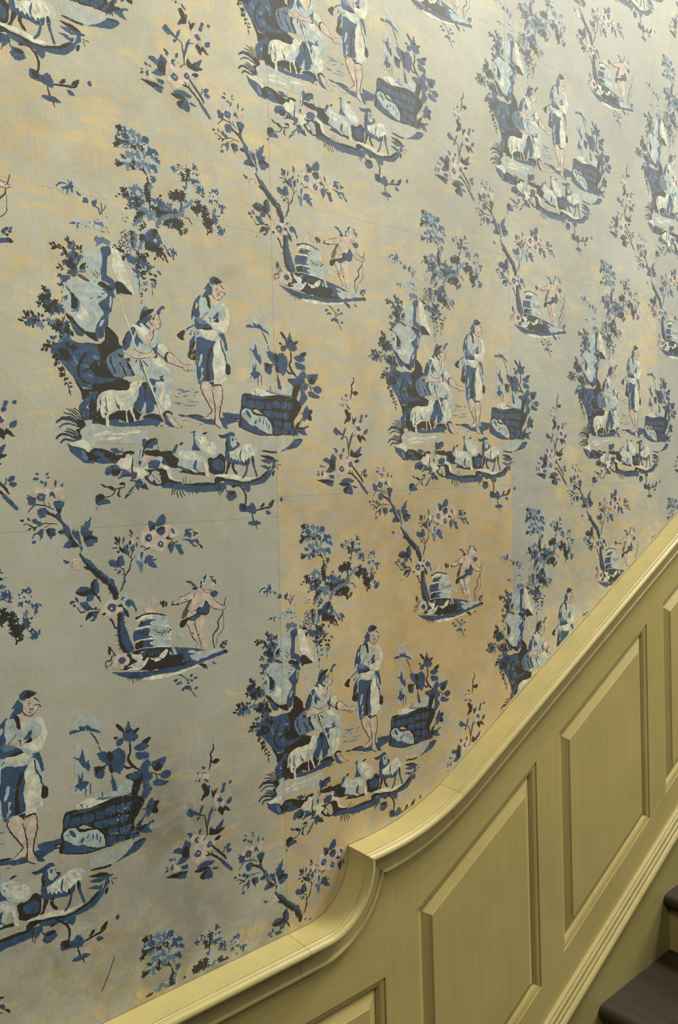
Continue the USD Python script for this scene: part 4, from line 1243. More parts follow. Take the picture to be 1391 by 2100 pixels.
k*14 6068,-4680 -3,-27
k*14 6068,-4668 2,-21
k*14 6196,-4659 -28,-16
k-9 6424,-4065 -8,-34 17,-54 63,-48 80,55 23,59
k-9 6476,-4052 39,-1
k-9 6482,-4080 26,15
k-9 6539,-4100 27,20 39,-6
k-10 6539,-4100 -1,-28 -39,6 14,24
k-10 6485,-4140 26,-20
k-22 6550,-3998 57,-43
k-17 6605,-4086 25,-36
@far_trees
ho 7013,-4299 167,-4 163,-171 -6,-142 -111,84 -279,-5
ho 6998,-4647 137,-34 57,-323 -81,-229 -194,-11 64,225
no 6936,-4492 55,18 69,-17 2,47 55,-18 42,16 41,-42 110,-71 7,-23 -63,29 -70,28 -97,20 -139,-14
n-21 7197,-4547 40,-66 52,-101
n-21 7288,-4738 33,-80
no 6977,-4799 68,-29 46,96 10,-104 25,-67 29,25 10,-81 -16,-48 -80,88 -39,66
no 7023,-5016 25,-56 31,72 -5,-117 55,-32 -87,-75 -25,57 -44,-49 46,95
no 6982,-5159 69,48 102,-27 -72,-66
n-21 7108,-5177 -6,-134
n-21 7169,-5160 -6,-134
@brick_wall
wo 6972,-5375 172,35 277,-62 73,14 108,-30 -183,-35 -281,-5 -136,15
bo 7211,-5376 106,21 178,2 107,-48 74,-3 109,-66 -76,-14 -217,62 -177,16
lo 7247,-5352 177,19 374,162 32,-116 -155,-134 -254,19
n-23 7311,-5302 -3,-68
ko 6835,-5452 68,30 235,-36 283,39 180,-16 183,-52 73,-57 -42,-94 -120,-160 32,-117 -41,-76 -183,6 -162,-17 -47,136 -82,129 -151,98 -103,-35 -149,13
no 6923,-5521 109,-7 -21,-95 -117,19
no 7058,-5519 128,-21 -4,-85 -137,8
no 7221,-5534 88,-8 -4,-85 -87,9
no 7336,-5524 134,4 -4,-86 -134,5
no 7497,-5528 82,11 -4,-86 -82,-11
no 7606,-5525 83,-6 -42,-94 -55,-1
no 7199,-5647 157,-13 -4,-86 -139,26
no 7374,-5666 125,-3 -4,-86 -107,16
no 7517,-5674 110,2 -22,-81 -83,-10
no 7368,-5785 107,-16 -3,-69 -107,16
no 7511,-5812 128,-4 -5,-105 -109,17
no 7346,-5882 107,-17 14,-74 -107,0
no 7488,-5910 90,-29 -20,-46 -72,23
no 6850,-5474 51,19 -22,-128 -48,-18
no 7104,-5448 190,-21 -157,-22 -153,11 -66,20
x-7 7574,-5410 -21,-468
k-14 7039,-5378 30,-85
k-14 7123,-5419 -45,-46
@lying_sheep
ko 6793,-5656 34,23 133,-8 99,-48 154,-31 100,-117 10,-159 -278,5 -279,102 4,90
no 6516,-5700 241,-12 30,-59 -227,-9
k-22 6689,-5773 98,-15
k-22 6704,-5811 81,-10
lo 6817,-5664 59,32 84,-9 47,-66 51,-16 154,-14 83,-95 20,-144 -113,19 -152,67 -100,33 -48,49 -81,59
no 6838,-5754 79,-76 66,-38 68,-5 99,-84 139,-28 -243,11 -248,82 20,61
n*19 7088,-5817 36,56
n*19 7155,-5856 21,79
n*19 7223,-5878 -13,91
n*19 7256,-5923 4,85
n*44 6892,-5654 71,-106
n*34 7018,-5846 37,56
k-12 6848,-5707 42,0
@ram
no 6430,-6002 65,1 73,22 60,16 60,-15 13,-41 -20,10 -43,-9 -22,-43 8,-83 31,-33 75,44 28,31 6,-41 -48,-34 -63,-42 -48,-10 -15,-60 -51,-62 -15,62 16,93 -2,93 26,51 -83,5
lo 6613,-6036 37,22 36,-10 -11,-37 23,-31 33,-31 -38,-12 -13,-32 -25,-8 -35,31 -3,62
no 6643,-6040 25,-2 -9,-52 -19,20
k*16 6700,-6045 19,-15
k*25 6714,-6092 38,-43
wo 6593,-6232 85,21 99,36 76,43 88,5 87,-25 14,-96 -34,-53 -36,21 -39,-31 -53,-63 -23,42 -40,-62 -60,31 -61,11 -48,11 -47,31
lo 6941,-6127 111,-47 -4,-95 -40,-32 -14,95
l*29 6663,-6268 59,-53
l*34 6826,-6185 46,-84
l*28 6901,-6164 47,-84
l*20 6725,-6248 35,-41
no 6555,-6258 38,-10 14,-47 25,16 16,-47 28,26 26,-32 26,26 29,-37 31,21 30,-31 36,-17 -20,-36 -79,22 -97,11 -60,9 -47,33
n-27 6785,-6195 -23,-105 22,-63
ko 6557,-6361 59,-21 -46,-93 -26,-51 -48,-4 38,45
ko 6634,-6382 42,-11 -14,-52 51,-74 -13,-20 -35,21 -40,74
no 6856,-6353 70,42 -10,-84 -26,-21 -16,-84 -40,-73 -38,-31 -14,21 48,62 28,84
k*30 6844,-6332 15,-84
no 6953,-6279 36,-32 13,-128 34,-96 7,-42 -34,0 -21,96 -34,96
k*30 6959,-6279 20,-117
k-16 6447,-6012 95,-9 62,42
ko 6544,-6103 20,41 13,-103 -20,-52 -16,21
@ledge
ko 7121,-6213 228,0 43,-32 -98,-1 -156,19
no 7438,-6226 130,62 97,109 132,20 55,-26 -98,-94 -151,-39
k-20 7550,-6158 133,89 151,17
no 7098,-6341 210,3 106,-20 -179,-41
ho 7111,-6064 283,45 290,-24 -116,-121 -184,-61 -245,32
@vine
k-31 7686,-4772 3,-124 -32,-98 69,-106 90,-76
k-27 7565,-5023 70,-70 91,-7
no 7600,-4647 37,26 41,96 33,-95 88,-108 -39,-44 -74,0 -72,34
k*50 7515,-4523 104,-111
k*40 7822,-4636 -95,-40
k*32 7481,-4680 62,-15
k*74 7967,-4785 -156,-88
n*96 7521,-4785 76,69
n*99 7737,-4873 206,-14
no 7771,-4934 149,-37 17,-58 -133,-2 -44,47
no 7271,-4828 70,9 87,-48 92,47 88,-56 13,-109 -80,-154 -52,49 -54,-21 -31,112 -102,95
k*78 7412,-4828 29,-146
k*50 7422,-4986 13,-125
k*36 7636,-4655 93,31
ko 7229,-4988 104,-10 53,4 -90,-46 -55,-71
no 7296,-5040 45,23 -14,-117 -86,32
no 7819,-5123 78,69 55,-50 -42,-97 72,-90 -78,-51 52,-104 -99,-98 -36,46 25,136 -51,121
ko 7612,-5193 204,17 14,-111 -83,-190 -72,56 43,129
no 7648,-5202 168,26 -22,-83 -75,2
no 7971,-5109 195,23 -43,-98 -80,-51 -74,73
ko 7987,-5194 80,61 35,-82 -78,-15
n*114 8079,-5299 156,-23
no 7979,-5363 59,21 153,-78 -79,-15 -116,23
k-21 7947,-5228 132,-71
k-21 8021,-5284 16,-76
k*83 7908,-5666 136,33
k*83 7946,-5677 73,-93
n*101 7884,-5784 67,231
k-17 7813,-5674 115,20
no 7632,-5956 215,201 -81,-136 211,43 -99,-60 54,-89 -169,53 -2,-52
ko 7687,-5973 83,170 15,-76 95,6 -136,-83
no 7434,-5128 63,-191 -54,-11
@sprig
k-26 6674,-6632 134,-136 28,-112 -20,-85
no 6793,-6729 120,56 -22,-111
no 6547,-6765 97,11 45,-84 -83,-50 -79,32
k*50 6562,-6787 114,4
k*34 6614,-6708 66,24
no 6734,-6940 131,-37 69,40 65,-77 -21,-77 -117,31 -132,21
ko 6750,-6947 66,-10 13,-73 -66,-6
k-27 6997,-7047 140,29 105,10 57,82
k*46 7068,-7007 72,57
k*46 7208,-6994 101,90
n*61 7152,-7058 86,-52
n*62 7407,-6915 55,14
k-19 6928,-7070 13,-91 62,-145
no 6855,-7210 136,28 84,-52 -87,-15 -101,9
@cherub
lo 6112,-7892 61,32 84,-31 49,-66 -19,-43 -67,37 -94,-12 -28,-42
po 5930,-8065 100,25 68,15 28,50 43,18 67,-15 68,-30 -55,-70 -36,-41 40,-65 82,-93 52,-22 52,1 7,-62 -45,-9 -95,20 -84,41 -32,41 12,-107 -70,-36 -23,-147 10,-152 27,-148 -100,16 3,76 -50,7 -36,-54 19,42 -53,120 -37,95 -38,79 -5,67 54,104 38,129 -58,-8 -131,-14 -89,-18 -14,46 81,19 83,34
no 5858,-7928 29,15 49,-9 55,-54 40,-56 -67,-8 -7,31 41,-5 -56,36 9,14
ko 6030,-8040 -32,26 -34,-18 25,-10
ko 6124,-7915 6,29 43,26 -19,-43 -10,-29
ko 6067,-7962 35,27 -13,-96 -33,4 27,41
k*22 6126,-7960 18,28
k*16 6215,-7883 67,-26
k*18 6244,-7905 10,-61
k*21 6264,-7930 15,-47
k*24 6290,-7932 14,-70
k*14 6231,-7911 26,12
no 6217,-8113 40,18 43,6 38,-30 -24,-43 -52,-13
k-16 6213,-8120 40,-50
k-8 6098,-8025 23,-47 41,-35 43,10 45,48
k-8 6164,-8066 17,10 17,-14 18,25
k*14 6172,-8074 26,8
k-8 5930,-8062 -18,-16 -33,-4 -58,-30 -41,-2 -50,-31
k-8 5663,-8210 81,19 65,-4 74,20 67,7
k-9 5990,-8095 -18,-42 12,-16
ko 5639,-8214 17,34 32,-18 64,-1 -9,-17 -48,9
k-8 5649,-8164 41,9
k-8 5640,-8192 9,20 32,4
k*14 5836,-8139 27,-26
ro 5892,-8172 58,8 -44,-61 -46,-98 -43,-53 -32,-3 19,63 52,82
k-12 5772,-8396 45,20 69,79
ko 6149,-8203 49,-66 5,-69 -19,-42 -52,-24 -92,20 -69,-65 -107,15 -53,-74 -56,0 10,58 51,44 74,12 110,38 -7,45 35,33 67,-1
no 6052,-8303 104,62 41,-51 -21,-87 -68,-6 -66,31 -24,40
no 5898,-8409 134,34 25,-19 -78,-49 -82,11
k*85 5755,-8508 93,98
k-9 5910,-8315 27,-44
k*19 5955,-8321 30,4
k-9 6253,-8185 49,-52 67,-54 44,3 34,-35
k-9 6206,-8285 66,-46 121,-23
k-14 5962,-8448 6,-68 22,-55 -2,-45
k*16 5922,-8598 24,-34
k*22 6000,-8625 24,-33
k-9 5854,-8477 38,-72 13,-62 31,-64 63,-84 -36,-47
k-10 6008,-8648 18,-63 23,-48 -3,-76
k-12 5851,-8344 -6,-58
k-16 6453,-8194 -32,-111
k-18 6402,-8356 -12,-59 -74,-97 6,-69 -73,-88 -20,-50 13,-101 7,-47
k-7 6406,-8364 0,-198 -16,-67 -83,-87 -30,-94 -37,-48
k-10 6394,-8324 36,18 16,-32 -36,-19
r*45 5483,-8173 49,37
ko 5515,-8148 25,19 5,-52 -17,-41 -22,32
ko 5555,-8153 23,5 7,-37 -17,-27 -16,2
k*33 6327,-8849 45,16
k*33 6372,-8818 37,25
k*25 6415,-8847 28,26
k*28 6378,-8888 28,27
k*20 6435,-8797 18,13
l*93 5702,-8588 104,-52
@altar
po 5267,-8252 193,-25 -6,59 -82,50 -90,-35
p-21 5260,-8232 -21,81 8,34
l-11 5275,-8234 -8,71 34,113
p-27 5314,-8239 12,77 37,89
p-29 5368,-8246 17,108 -1,101
p-28 5427,-8253 13,76 -7,72
p-18 5452,-8261 13,70
wo 5150,-8318 108,42 122,-2 193,-54 19,-112 37,-64 -5,-115 -21,-114 -165,19 -154,10 -174,0 20,110 -25,96 24,52 40,37
lo 5327,-8435 93,1 186,-48 22,-54 -4,-87 -258,24 -43,64
lo 5379,-8299 194,-41 11,-103 -164,16 -84,26 40,37
lo 5333,-8637 63,26 219,-40 -20,-70 -210,26
ko 5140,-8303 88,31 76,11 100,-13 100,-24 73,-39 -82,22 -115,26 -122,6 -85,-38 -8,-13
no 5169,-8413 24,39 107,28 116,-9 -71,-26 -9,-27 38,-20 -77,8 -122,-8
k-9 5159,-8369 81,24 84,21
k*51 5200,-8375 46,1
no 5105,-8495 16,32 99,14 99,0 13,-44 -18,-55 61,-30 -85,-2 -167,-17 -21,39
k*15 5279,-8521 -12,-21
k*15 5261,-8528 -22,-11
k*15 5174,-8491 23,-3
k*15 5220,-8487 -18,-10
k*15 5249,-8510 -29,4
k*15 5276,-8486 23,-5
k*15 5211,-8495 -23,0
k*15 5267,-8526 29,-16
k*15 5158,-8486 11,-23
k*15 5250,-8505 -20,-5
k*15 5257,-8486 -31,1
k*15 5241,-8457 -9,-25
no 5128,-8640 100,41 168,-12 -71,-32 14,-30 46,-22 -100,-6 -152,3
ko 5129,-8619 99,20 -4,-99 -98,2
k-8 5375,-8489 56,-40 93,-14 26,40
k*10 5394,-8488 31,-12
k*10 5436,-8501 11,-24
k*11 5463,-8505 7,-23
k*11 5495,-8506 10,-27
k*11 5518,-8506 14,-31
k*15 5407,-8540 3,-22
k*15 5442,-8545 7,-23
k*23 5485,-8552 6,-22
k*15 5532,-8551 7,-16
k*23 5563,-8549 33,10
k*27 5596,-8525 32,3
k*11 5573,-8507 9,14
w-9 5115,-8599 129,12 160,-14
w-9 5110,-8708 144,9 153,-10
ko 5103,-8714 151,8 184,-12 188,-37 -42,-44 5,-67 -79,-8 -93,30 -92,15 -123,-8 -42,71 -81,28
no 5161,-8745 93,35 21,-32 -41,-64 -36,34
n*30 5306,-8740 12,-80
n*30 5352,-8740 4,-87
n*30 5398,-8740 4,-87
n*30 5445,-8741 4,-73
l*22 5191,-8757 38,15
@doves
ko 5034,-8745 67,3 59,-31 165,-56 107,-25 191,26 120,-34 -8,-161 -169,8 -233,20 -241,43 -118,21 -143,46 44,27 163,28
no 5584,-8792 42,37 120,-19 -4,-103 -56,24 -65,-4
lo 5618,-8761 47,-8 29,-85 -40,7
no 5603,-8905 138,6 -3,-65 -129,0
wo 5049,-8747 141,-24 28,-47 -23,-25 37,-13 47,35 19,-18 -54,-76 -62,-46 -193,20 90,33 -74,13 91,27 -44,29 75,-6 -51,44
lo 5066,-8877 135,19 12,-73 -90,-5 -29,33
ko 5068,-8828 73,-27 -45,-10
wo 5324,-8836 46,-15 62,-3 68,-55 86,-22 -48,-14 37,-64 -47,15 -38,36 -85,29 -29,48 -45,22
wo 5546,-8757 23,-33 -34,-52 -41,-30 -62,25 34,45
wo 5335,-8953 55,20 28,-70 -25,-40 -54,10 -13,53
lo 5584,-8807 16,12 22,-54 -24,-4
@islet
no 4802,-8926 53,-36 144,-70 168,-46 193,15 298,-8 165,17 168,27 129,25 219,31 112,39 -43,26 -111,-20 -174,-10 2,57 -167,65 -123,29 -163,17 76,-105 37,-100 -204,-20 -160,-17 -231,23 -261,38
ko 5566,-8871 183,16 49,-55 -33,-50 144,-15 -84,-23 -83,-14 -182,5 -138,15 -117,-10 -75,53 137,48
k-12 5826,-8989 85,42
k-12 5846,-9002 43,49
k-10 5795,-8984 54,57
lo 5853,-8835 63,5 82,-32 128,-8 129,-7 87,-8 -23,-35 -88,-11 -65,-12 -44,-21 -86,1 -43,-26 -83,32 -39,54 88,13 -97,31
ko 6386,-8902 76,-32 -35,-29 -32,25
wo 5186,-9081 174,9 278,-5 40,-3 144,17 169,27 171,18 99,21 -34,-17 -109,-25 -107,-20 -190,-36 -165,-22 -161,-11 -196,9
ko 5991,-9036 64,8 62,-40 15,-59 -37,44 -12,-36 -30,53
no 6216,-9028 31,-24 25,-28 -43,12 -22,-19 14,30
k-9 5104,-8998 -58,-43 -30,-39
k-11 5123,-9002 -40,-55 -9,-57
k-11 5136,-9013 -18,-95
k-11 5147,-9015 9,-97
k-9 5095,-8993 -77,-34 -11,-34
k-9 5160,-9017 25,-77
k-12 5687,-9113 90,-45 43,-49
k-10 5777,-9158 -22,-24
k-12 5864,-9296 28,-80 52,-86
n*35 5632,-9196 62,17
n*31 5666,-9252 50,27
n*29 5731,-9255 -8,42
n*36 5869,-9178 33,35
n*32 5920,-9207 63,0
n*30 5867,-9216 47,-27
n*51 5781,-9298 92,-31
n*39 5748,-9342 33,44
n*40 5820,-9263 40,15
n*30 5924,-9358 54,27
n*32 5842,-9329 50,-38
n*24 5815,-9221 42,15
n*33 6344,-8838 50,31
n*29 6400,-8837 45,22
n*29 6343,-8872 34,29
n*25 6412,-8800 46,18
@rose_branch
ho 4491,-7356 69,-6 31,-70 -62,-45 -49,54
ho 5191,-7480 95,10 13,-126 -33,-120 -63,76
po 4357,-7521 43,30 43,0 41,-16 29,-19 -15,-49 -27,-48 -44,-17 -33,7 -33,20 -10,43
k*12 4377,-7548 13,8
k*12 4403,-7527 13,3
k*12 4433,-7527 13,5
k*12 4461,-7547 13,3
k*12 4460,-7580 13,0
k*12 4428,-7617 9,5
k*12 4399,-7625 11,3
k*12 4369,-7593 12,5
k*10 4371,-7557 10,4
l*34 4418,-7568 34,1
po 5258,-7256 80,101 115,-7 87,-41 -11,-233 -90,-29 -132,46
po 5243,-7328 44,99 83,70 59,-51 19,-29 146,76 166,-29 37,-117 -128,-30 -45,-92 -65,-70 -103,8 -98,64 -88,25
po 5136,-7302 60,15 -4,-74 -69,-13
po 4764,-8058 82,42 81,-10 61,-60 -23,-101 -47,-46 -21,-50 -97,31 -79,28 -32,72
po 4858,-8746 38,37 110,0 42,-104 -22,-75 -66,-24 -127,14 -15,46
ho 4927,-8035 113,83 34,-74 52,-77 -41,-82 -109,31
k*14 4439,-8321 27,30
no 4846,-8034 63,1
k-34 4471,-7439 31,-61
k-14 4502,-7492 18,24
no 4501,-7517 18,24 84,-50 57,-81 51,-39 102,-104 -4,-86 -69,50 -110,97 -40,55 -76,41 43,12
ko 4501,-7517 49,-46 84,-76 109,-104 68,-67 -2,-43 -69,50 -110,97 -24,45 -92,51 35,13
k-12 4731,-7802 8,-26
no 4821,-7777 62,-24 -2,-34 34,-64 15,-71 -13,-68 -44,5 -16,62 -50,75
ko 4820,-7811 42,-65 42,-65 25,-38 -12,-59 -44,5 -16,62 -50,75
l-7 4817,-7776 2,-61
k-12 4825,-7898 -18,-6
k-12 4849,-7952 -36,-1
no 4389,-7190 19,40 15,-26 43,6 9,-68 19,-68 -2,-42 -40,70 -32,36
no 4497,-7147 40,39 28,49 16,-13 46,56 -22,-104 -16,-58 48,-3 -11,-50 -87,-20 -33,28
ko 4531,-7242 42,-11 18,24 61,-12 51,-29 -27,-16 -139,-15
no 4536,-7309 70,20 87,2 -1,-34 -44,-5 -10,-33 -70,-3
no 4282,-7349 44,63 67,12 65,-63 -9,-16 -118,-8
ko 4373,-7347 20,65 25,-2 57,-67 -43,-9
l-7 4380,-7198 47,-78 56,-71
no 4482,-7364 26,6 -1,-33 -19,-32
no 4295,-7060 47,-53 7,-41 53,-112 -42,-5 -70,112
ko 4309,-7119 33,6 15,-50 -27,-32
no 4408,-7885 61,44 77,-9 42,-22 30,82 45,38 30,-114 -12,-67 -53,-28 -29,-56 -69,0 11,58 -59,15 -67,29
ko 4407,-7897 94,1 87,16 12,75 36,30 -14,-117 32,-72 -60,24 -113,-12 -66,37
k-17 4629,-7927 33,-55 49,-66
ko 4653,-7973 44,-13 -11,-33
n*34 4400,-7955 31,-67
n*33 4327,-8005 66,-8
no 4456,-8029 73,3 25,-37 -52,6
k-18 5111,-7614 -22,-68 -59,-82 -22,-84 -32,-93
n-27 5030,-7764 -22,-84 -22,-77
k-16 5016,-7666 6,-88
k-16 4954,-7634 62,-50
k-16 4958,-7947 30,48
k-12 5036,-7838 -27,7
k-11 4985,-7742 28,-2
k-11 5098,-7687 -28,-2
k-14 5111,-7614 11,52 -35,46
k-13 5122,-7562 9,78
k-14 5111,-7605 64,82
no 4831,-7563 54,13 53,-31 21,50 37,23 25,-54 -3,-61 -92,-26 -88,34
ko 4940,-7538 28,24 -21,-68 16,-62 -27,20
n*39 4927,-7727 56,42
k*19 4898,-7672 22,-7
ko 4973,-7402 54,-30 61,-75 -45,21 -72,41
no 5029,-7389 35,-29 35,-55 -11,-34 -53,57
no 5120,-7405 47,14 -3,-70 -29,-24 -21,46
k*31 5103,-7386 21,60
k*27 5062,-7374 29,-55
k*39 4916,-7268 51,-82
k*23 4975,-7272 0,-87
k*23 4904,-7336 48,-34
k*18 4874,-7407 81,2
k*27 4930,-7459 41,-3
k*23 5116,-7186 38,-81
k*16 5104,-7246 31,-46
k*13 5250,-7432 39,32
k*13 5288,-7435 24,16
k*24 5291,-7462 97,24
k-11 4976,-7342 -3,-69
n*27 5034,-7276 -13,-86
n*22 5204,-7297 22,-28
n*27 5207,-7350 -8,-69
no 5247,-7494 33,-2 -18,-79 -18,11
bo 5182,-7594 79,-7 12,-54 -23,-87 -26,47 -12,45
no 5290,-7595 50,58 76,-15 -21,-34 68,-6 -59,-22 64,-77 -58,-4 -47,31 -17,38 -39,-6
no 5373,-7104 40,-11 39,-21 -2,-56 -63,-34 -17,67
ko 5387,-7235 23,64 41,16 -2,-47
no 5473,-7119 65,72 37,22 34,-45 -14,-74 -42,-17 -82,-14 -9,38
k-12 5387,-7230 83,32
no 5469,-7222 123,2 3,-38 -27,-27 -51,-6 -49,51
ko 5479,-7213 63,29 51,-17 -12,-18 -92,-4
no 5319,-7296 26,26 41,2 23,-43 -17,-46 -51,-6 -23,30
w*19 5363,-7318 25,-1
no 5481,-7392 43,30 39,-36 -12,-46 -31,-7 -35,31
w*20 5512,-7403 25,-2
n*40 5680,-7216 44,-79
ko 5602,-7334 48,34 -11,-27 72,-24 -84,1
k-14 5668,-7367 51,-42 54,29
ko 5667,-7396 -43,-35 28,-68 24,64
no 5656,-7405 62,-23 -35,-83 -22,-27 -23,87
no 5728,-7429 85,-6 8,-49 29,-70 -53,-5 -30,50
no 5885,-7248 33,12 64,-8 -66,-25 43,-22 8,-49 -43,-7 -10,30 -54,-16 23,47
k*27 5991,-7284 87,-25
k*16 5992,-7264 22,8
k*19 5995,-7318 33,-7
k*27 6072,-7445 58,-58
no 5837,-7365 75,-5 75,-11 66,6 26,-41 -18,-28 -42,42 -34,-37 64,-34 -55,5 -62,72
k-10 5837,-7365 64,-14
no 4783,-8129 24,31 36,13 44,-23 2,-52 -33,-31 -44,15
w*30 4823,-8143 31,-4
k-16 4918,-8129 41,12 26,-38 43,-75
ko 4913,-8129 56,24 -2,-39
ko 4994,-8165 53,-42 6,-71 -53,42
no 4993,-8191 34,-48 -19,-24
no 5014,-8115 21,50 56,2 44,-58 25,-65 -12,-43 -16,55 -45,41 -28,-23
n*27 4962,-8056 48,38
no 4914,-8224 69,17 5,-88 6,-80 24,-73 32,-101 59,-142 -48,-27 -74,3 -66,142 -22,116
ko 4909,-8224 46,3 -14,-103 -6,-129 13,-116 59,-114 54,-44 -101,25 -41,103 -13,115
n-11 4986,-8338 28,4
n-11 5001,-8411 23,1
n-11 5016,-8492 19,6
n-11 5041,-8539 19,1
k-14 4892,-8612 36,11
k-14 4908,-8658 37,20
k-12 4866,-8478 40,-15
k-23 4799,-8269 43,-41 24,-64 35,-31
k-12 4826,-8256 8,-35
k*38 4713,-8198 49,-10
no 4452,-8028 77,-6 33,-42 33,-38 -62,-17 -41,30 -25,29
k-14 4416,-8074 31,-63 51,-7 45,28 147,-23
k*26 4620,-8126 36,21
n*34 4358,-8059 42,3
n*33 4359,-8025 -32,20
n*30 4396,-7955 35,-62
ko 4536,-8166 66,17 78,-14 -46,-41 -52,-2 -71,-41
no 4600,-8174 71,8 -29,-56 -37,-46 -43,6 44,27
ko 4775,-8602 26,-22 63,-105 -14,2 -41,76 -21,-57 -13,11
k-16 4824,-8714 -30,-64 -45,-1
k-12 4749,-8779 -19,-32 15,-71
k-11 4811,-8790 -11,-41 -54,-17
no 4892,-8795 38,28 37,3 21,-39 -25,-39 -45,-1
ko 5033,-8731 52,-79 45,-35 -113,-42 -20,-31 -45,25 75,31 21,58 -44,60
@flower_stem
po 3333,-5431 157,-42 -35,-62 -125,34
po 3541,-5773 130,-22 26,-167 -131,9
po 3174,-6203 185,-73 160,-8 126,-112 -134,-58 -134,-128 -129,-56 -90,87 67,91 -41,141
po 2887,-6473 116,-123 -17,-36 -104,36
ho 3504,-5162 62,-44 -35,-63
ho 3675,-5334 -100,-46 52,72
k-27 3564,-5084 -4,-78 -45,-46 8,-73 -39,-147
k*62 3537,-5328 113,0
k*31 3506,-5291 31,-37
n*39 3375,-5364 55,-15
n*36 3310,-5425 23,1
n*33 3274,-5521 24,21
n*30 3320,-5548 17,38
n*33 3408,-5522 61,-59
k-14 3372,-5435 71,-11
ko 3357,-5608 49,30 45,-55 29,-66 -18,-52 -65,-24 -49,-22 53,106
n*37 3457,-5678 26,50
ko 3505,-5691 38,-40 59,35 -63,-120 -22,50
no 3693,-5657 41,-11 -27,-50 -33,-6
n*47 3775,-5679 51,22
n*53 3655,-5776 52,43
n*69 3738,-5959 78,79
no 3586,-5858 51,29 38,-54 -42,-31
ko 3596,-6005 35,48 47,-43 27,36 87,-99 -98,44 -28,-72
no 3124,-5921 49,62 76,-57 90,-84 -92,42 -63,-9
k-18 3248,-5930 138,-84
n*39 3317,-5979 60,124
n*36 3267,-6035 56,26
n-34 3418,-6195 47,157 54,114
k-19 3483,-6000 82,26
r-24 3387,-6000 20,-91 11,-104
k-28 3419,-6167 0,-128
ko 3446,-6289 29,98 62,-55 151,98 -53,-100 57,-17 -77,-49 -81,-3
n*62 3585,-6261 86,104
n*39 3297,-6242 35,74
n*36 3129,-6175 75,-45
n*30 3150,-6224 45,-14
no 3233,-6279 63,9 -33,-32 29,-52 -61,34
k-18 3406,-6291 -50,-55
k*56 3523,-6386 107,24
no 3408,-6420 42,43 39,-41 -27,-49 -47,16
w*22 3441,-6417 24,0
no 3216,-6485 57,52 45,-58 -34,-45 -54,18
w*24 3255,-6484 39,-6
no 2907,-6355 62,35 75,-24 50,82 75,-52 -37,-129 13,-61 -108,-6 -77,-15 81,98
ko 3042,-6386 64,50 41,-126 -79,-44
n*59 2960,-6525 170,26
k-32 3480,-6444 92,-102 94,-104 31,-54
n-22 3542,-6507 109,-109
n*57 3687,-6555 85,46
n*57 3702,-6589 83,-12
k-16 3652,-6601 28,78
k-28 3378,-6554 96,-17 141,-120 157,-199
k-19 3412,-6508 46,-58
k-19 3476,-6529 21,-64
no 3614,-6719 49,-2 127,-146 -34,-17
no 3375,-6624 127,-43 -34,-32 -191,9 -30,24
k*61 3214,-6711 237,-25
k*108 3287,-6823 177,25
no 3350,-6845 84,101 45,-73 -19,-67
n*28 3466,-6755 113,-25
no 2869,-6550 32,45 12,-74 -31,-3
n*32 2793,-6579 46,26
n*23 2803,-6520 37,-6
n*32 2852,-6426 51,-31
n*32 2918,-6456 23,14
no 3018,-6587 93,10 -3,-55 -61,7
ko 2805,-6653 90,11 136,-6 91,-31 -94,-24 -61,-8
no 2952,-6705 139,23 -19,-66
@rose_branch
po 3986,-6642 41,23 30,-41 80,5 13,-73 -64,2 13,-57 -84,76 -27,-56 -54,26
po 4185,-6664 116,13 2,-124 -74,-5
no 4001,-6747 13,32 41,10 39,-21 -3,-57 -33,-15 -47,18
w*16 4041,-6749 19,-5
n*32 3967,-6541 71,-6
n*32 4037,-6571 55,-17
n*24 3998,-6473 34,-25
n*27 4098,-6637 19,72
n*19 4112,-6504 42,36
n*16 4119,-6524 44,-1
n*25 4215,-6640 12,89
n*28 4281,-6638 26,44
no 4149,-6753 18,53 25,-5 29,-67 -39,34
ko 3896,-6723 31,-6 22,-33 55,-2 -24,-7 6,-40 -37,41
no 3891,-6751 50,-10 45,-42 -17,-32 -63,3 -5,48
k-13 3891,-6920 78,77 87,0 64,-19 78,-52
k-11 4074,-6799 22,-49
k-11 4130,-6817 22,-50
no 4006,-6901 57,30 47,-19 -1,-32 -27,-56 -49,-21 -29,50
ko 4195,-6820 41,15 33,7 7,-25 -67,-30
no 4194,-6836 75,30 41,-10 -2,-41 -35,-40 -42,-15 -15,18
ko 4224,-6895 49,-10 -11,-49 -25,1
ko 4109,-6922 79,-37 63,-52 62,-86 -16,-8 -78,96 -111,63
no 4204,-6968 50,22 14,-66 46,-77 -25,10 -38,51
no 4288,-7104 59,5 22,-68 -19,-40 39,-61 -25,-7 -31,69 -22,51 -24,26
k*45 4228,-7170 82,-2
n*28 4243,-7184 67,4
ko 4350,-7207 56,-62 -34,-6
k-13 3830,-7056 58,0 53,-43 56,12 73,29 89,-6 65,-12
no 3930,-7010 47,9 31,-29 46,-27 -33,-31 -31,26 -30,18
k*27 3801,-7011 46,-6
k*19 3880,-6983 34,-34
k*21 3885,-7124 40,18
k*24 3948,-7132 25,31
k-11 4068,-7115 66,45
no 4002,-7152 58,33 -10,-44 -11,-64 -25,-10 10,43 -39,19
n-13 3927,-7227 35,54 39,5
n*40 3921,-7279 49,24
no 4132,-7119 57,-4 5,-74 -50,-21 6,-41 -30,51
ko 4083,-7141 49,22 6,-50 -26,-39 38,-51 -23,26
no 4270,-7499 41,-12 41,-25 -59,-7
'''
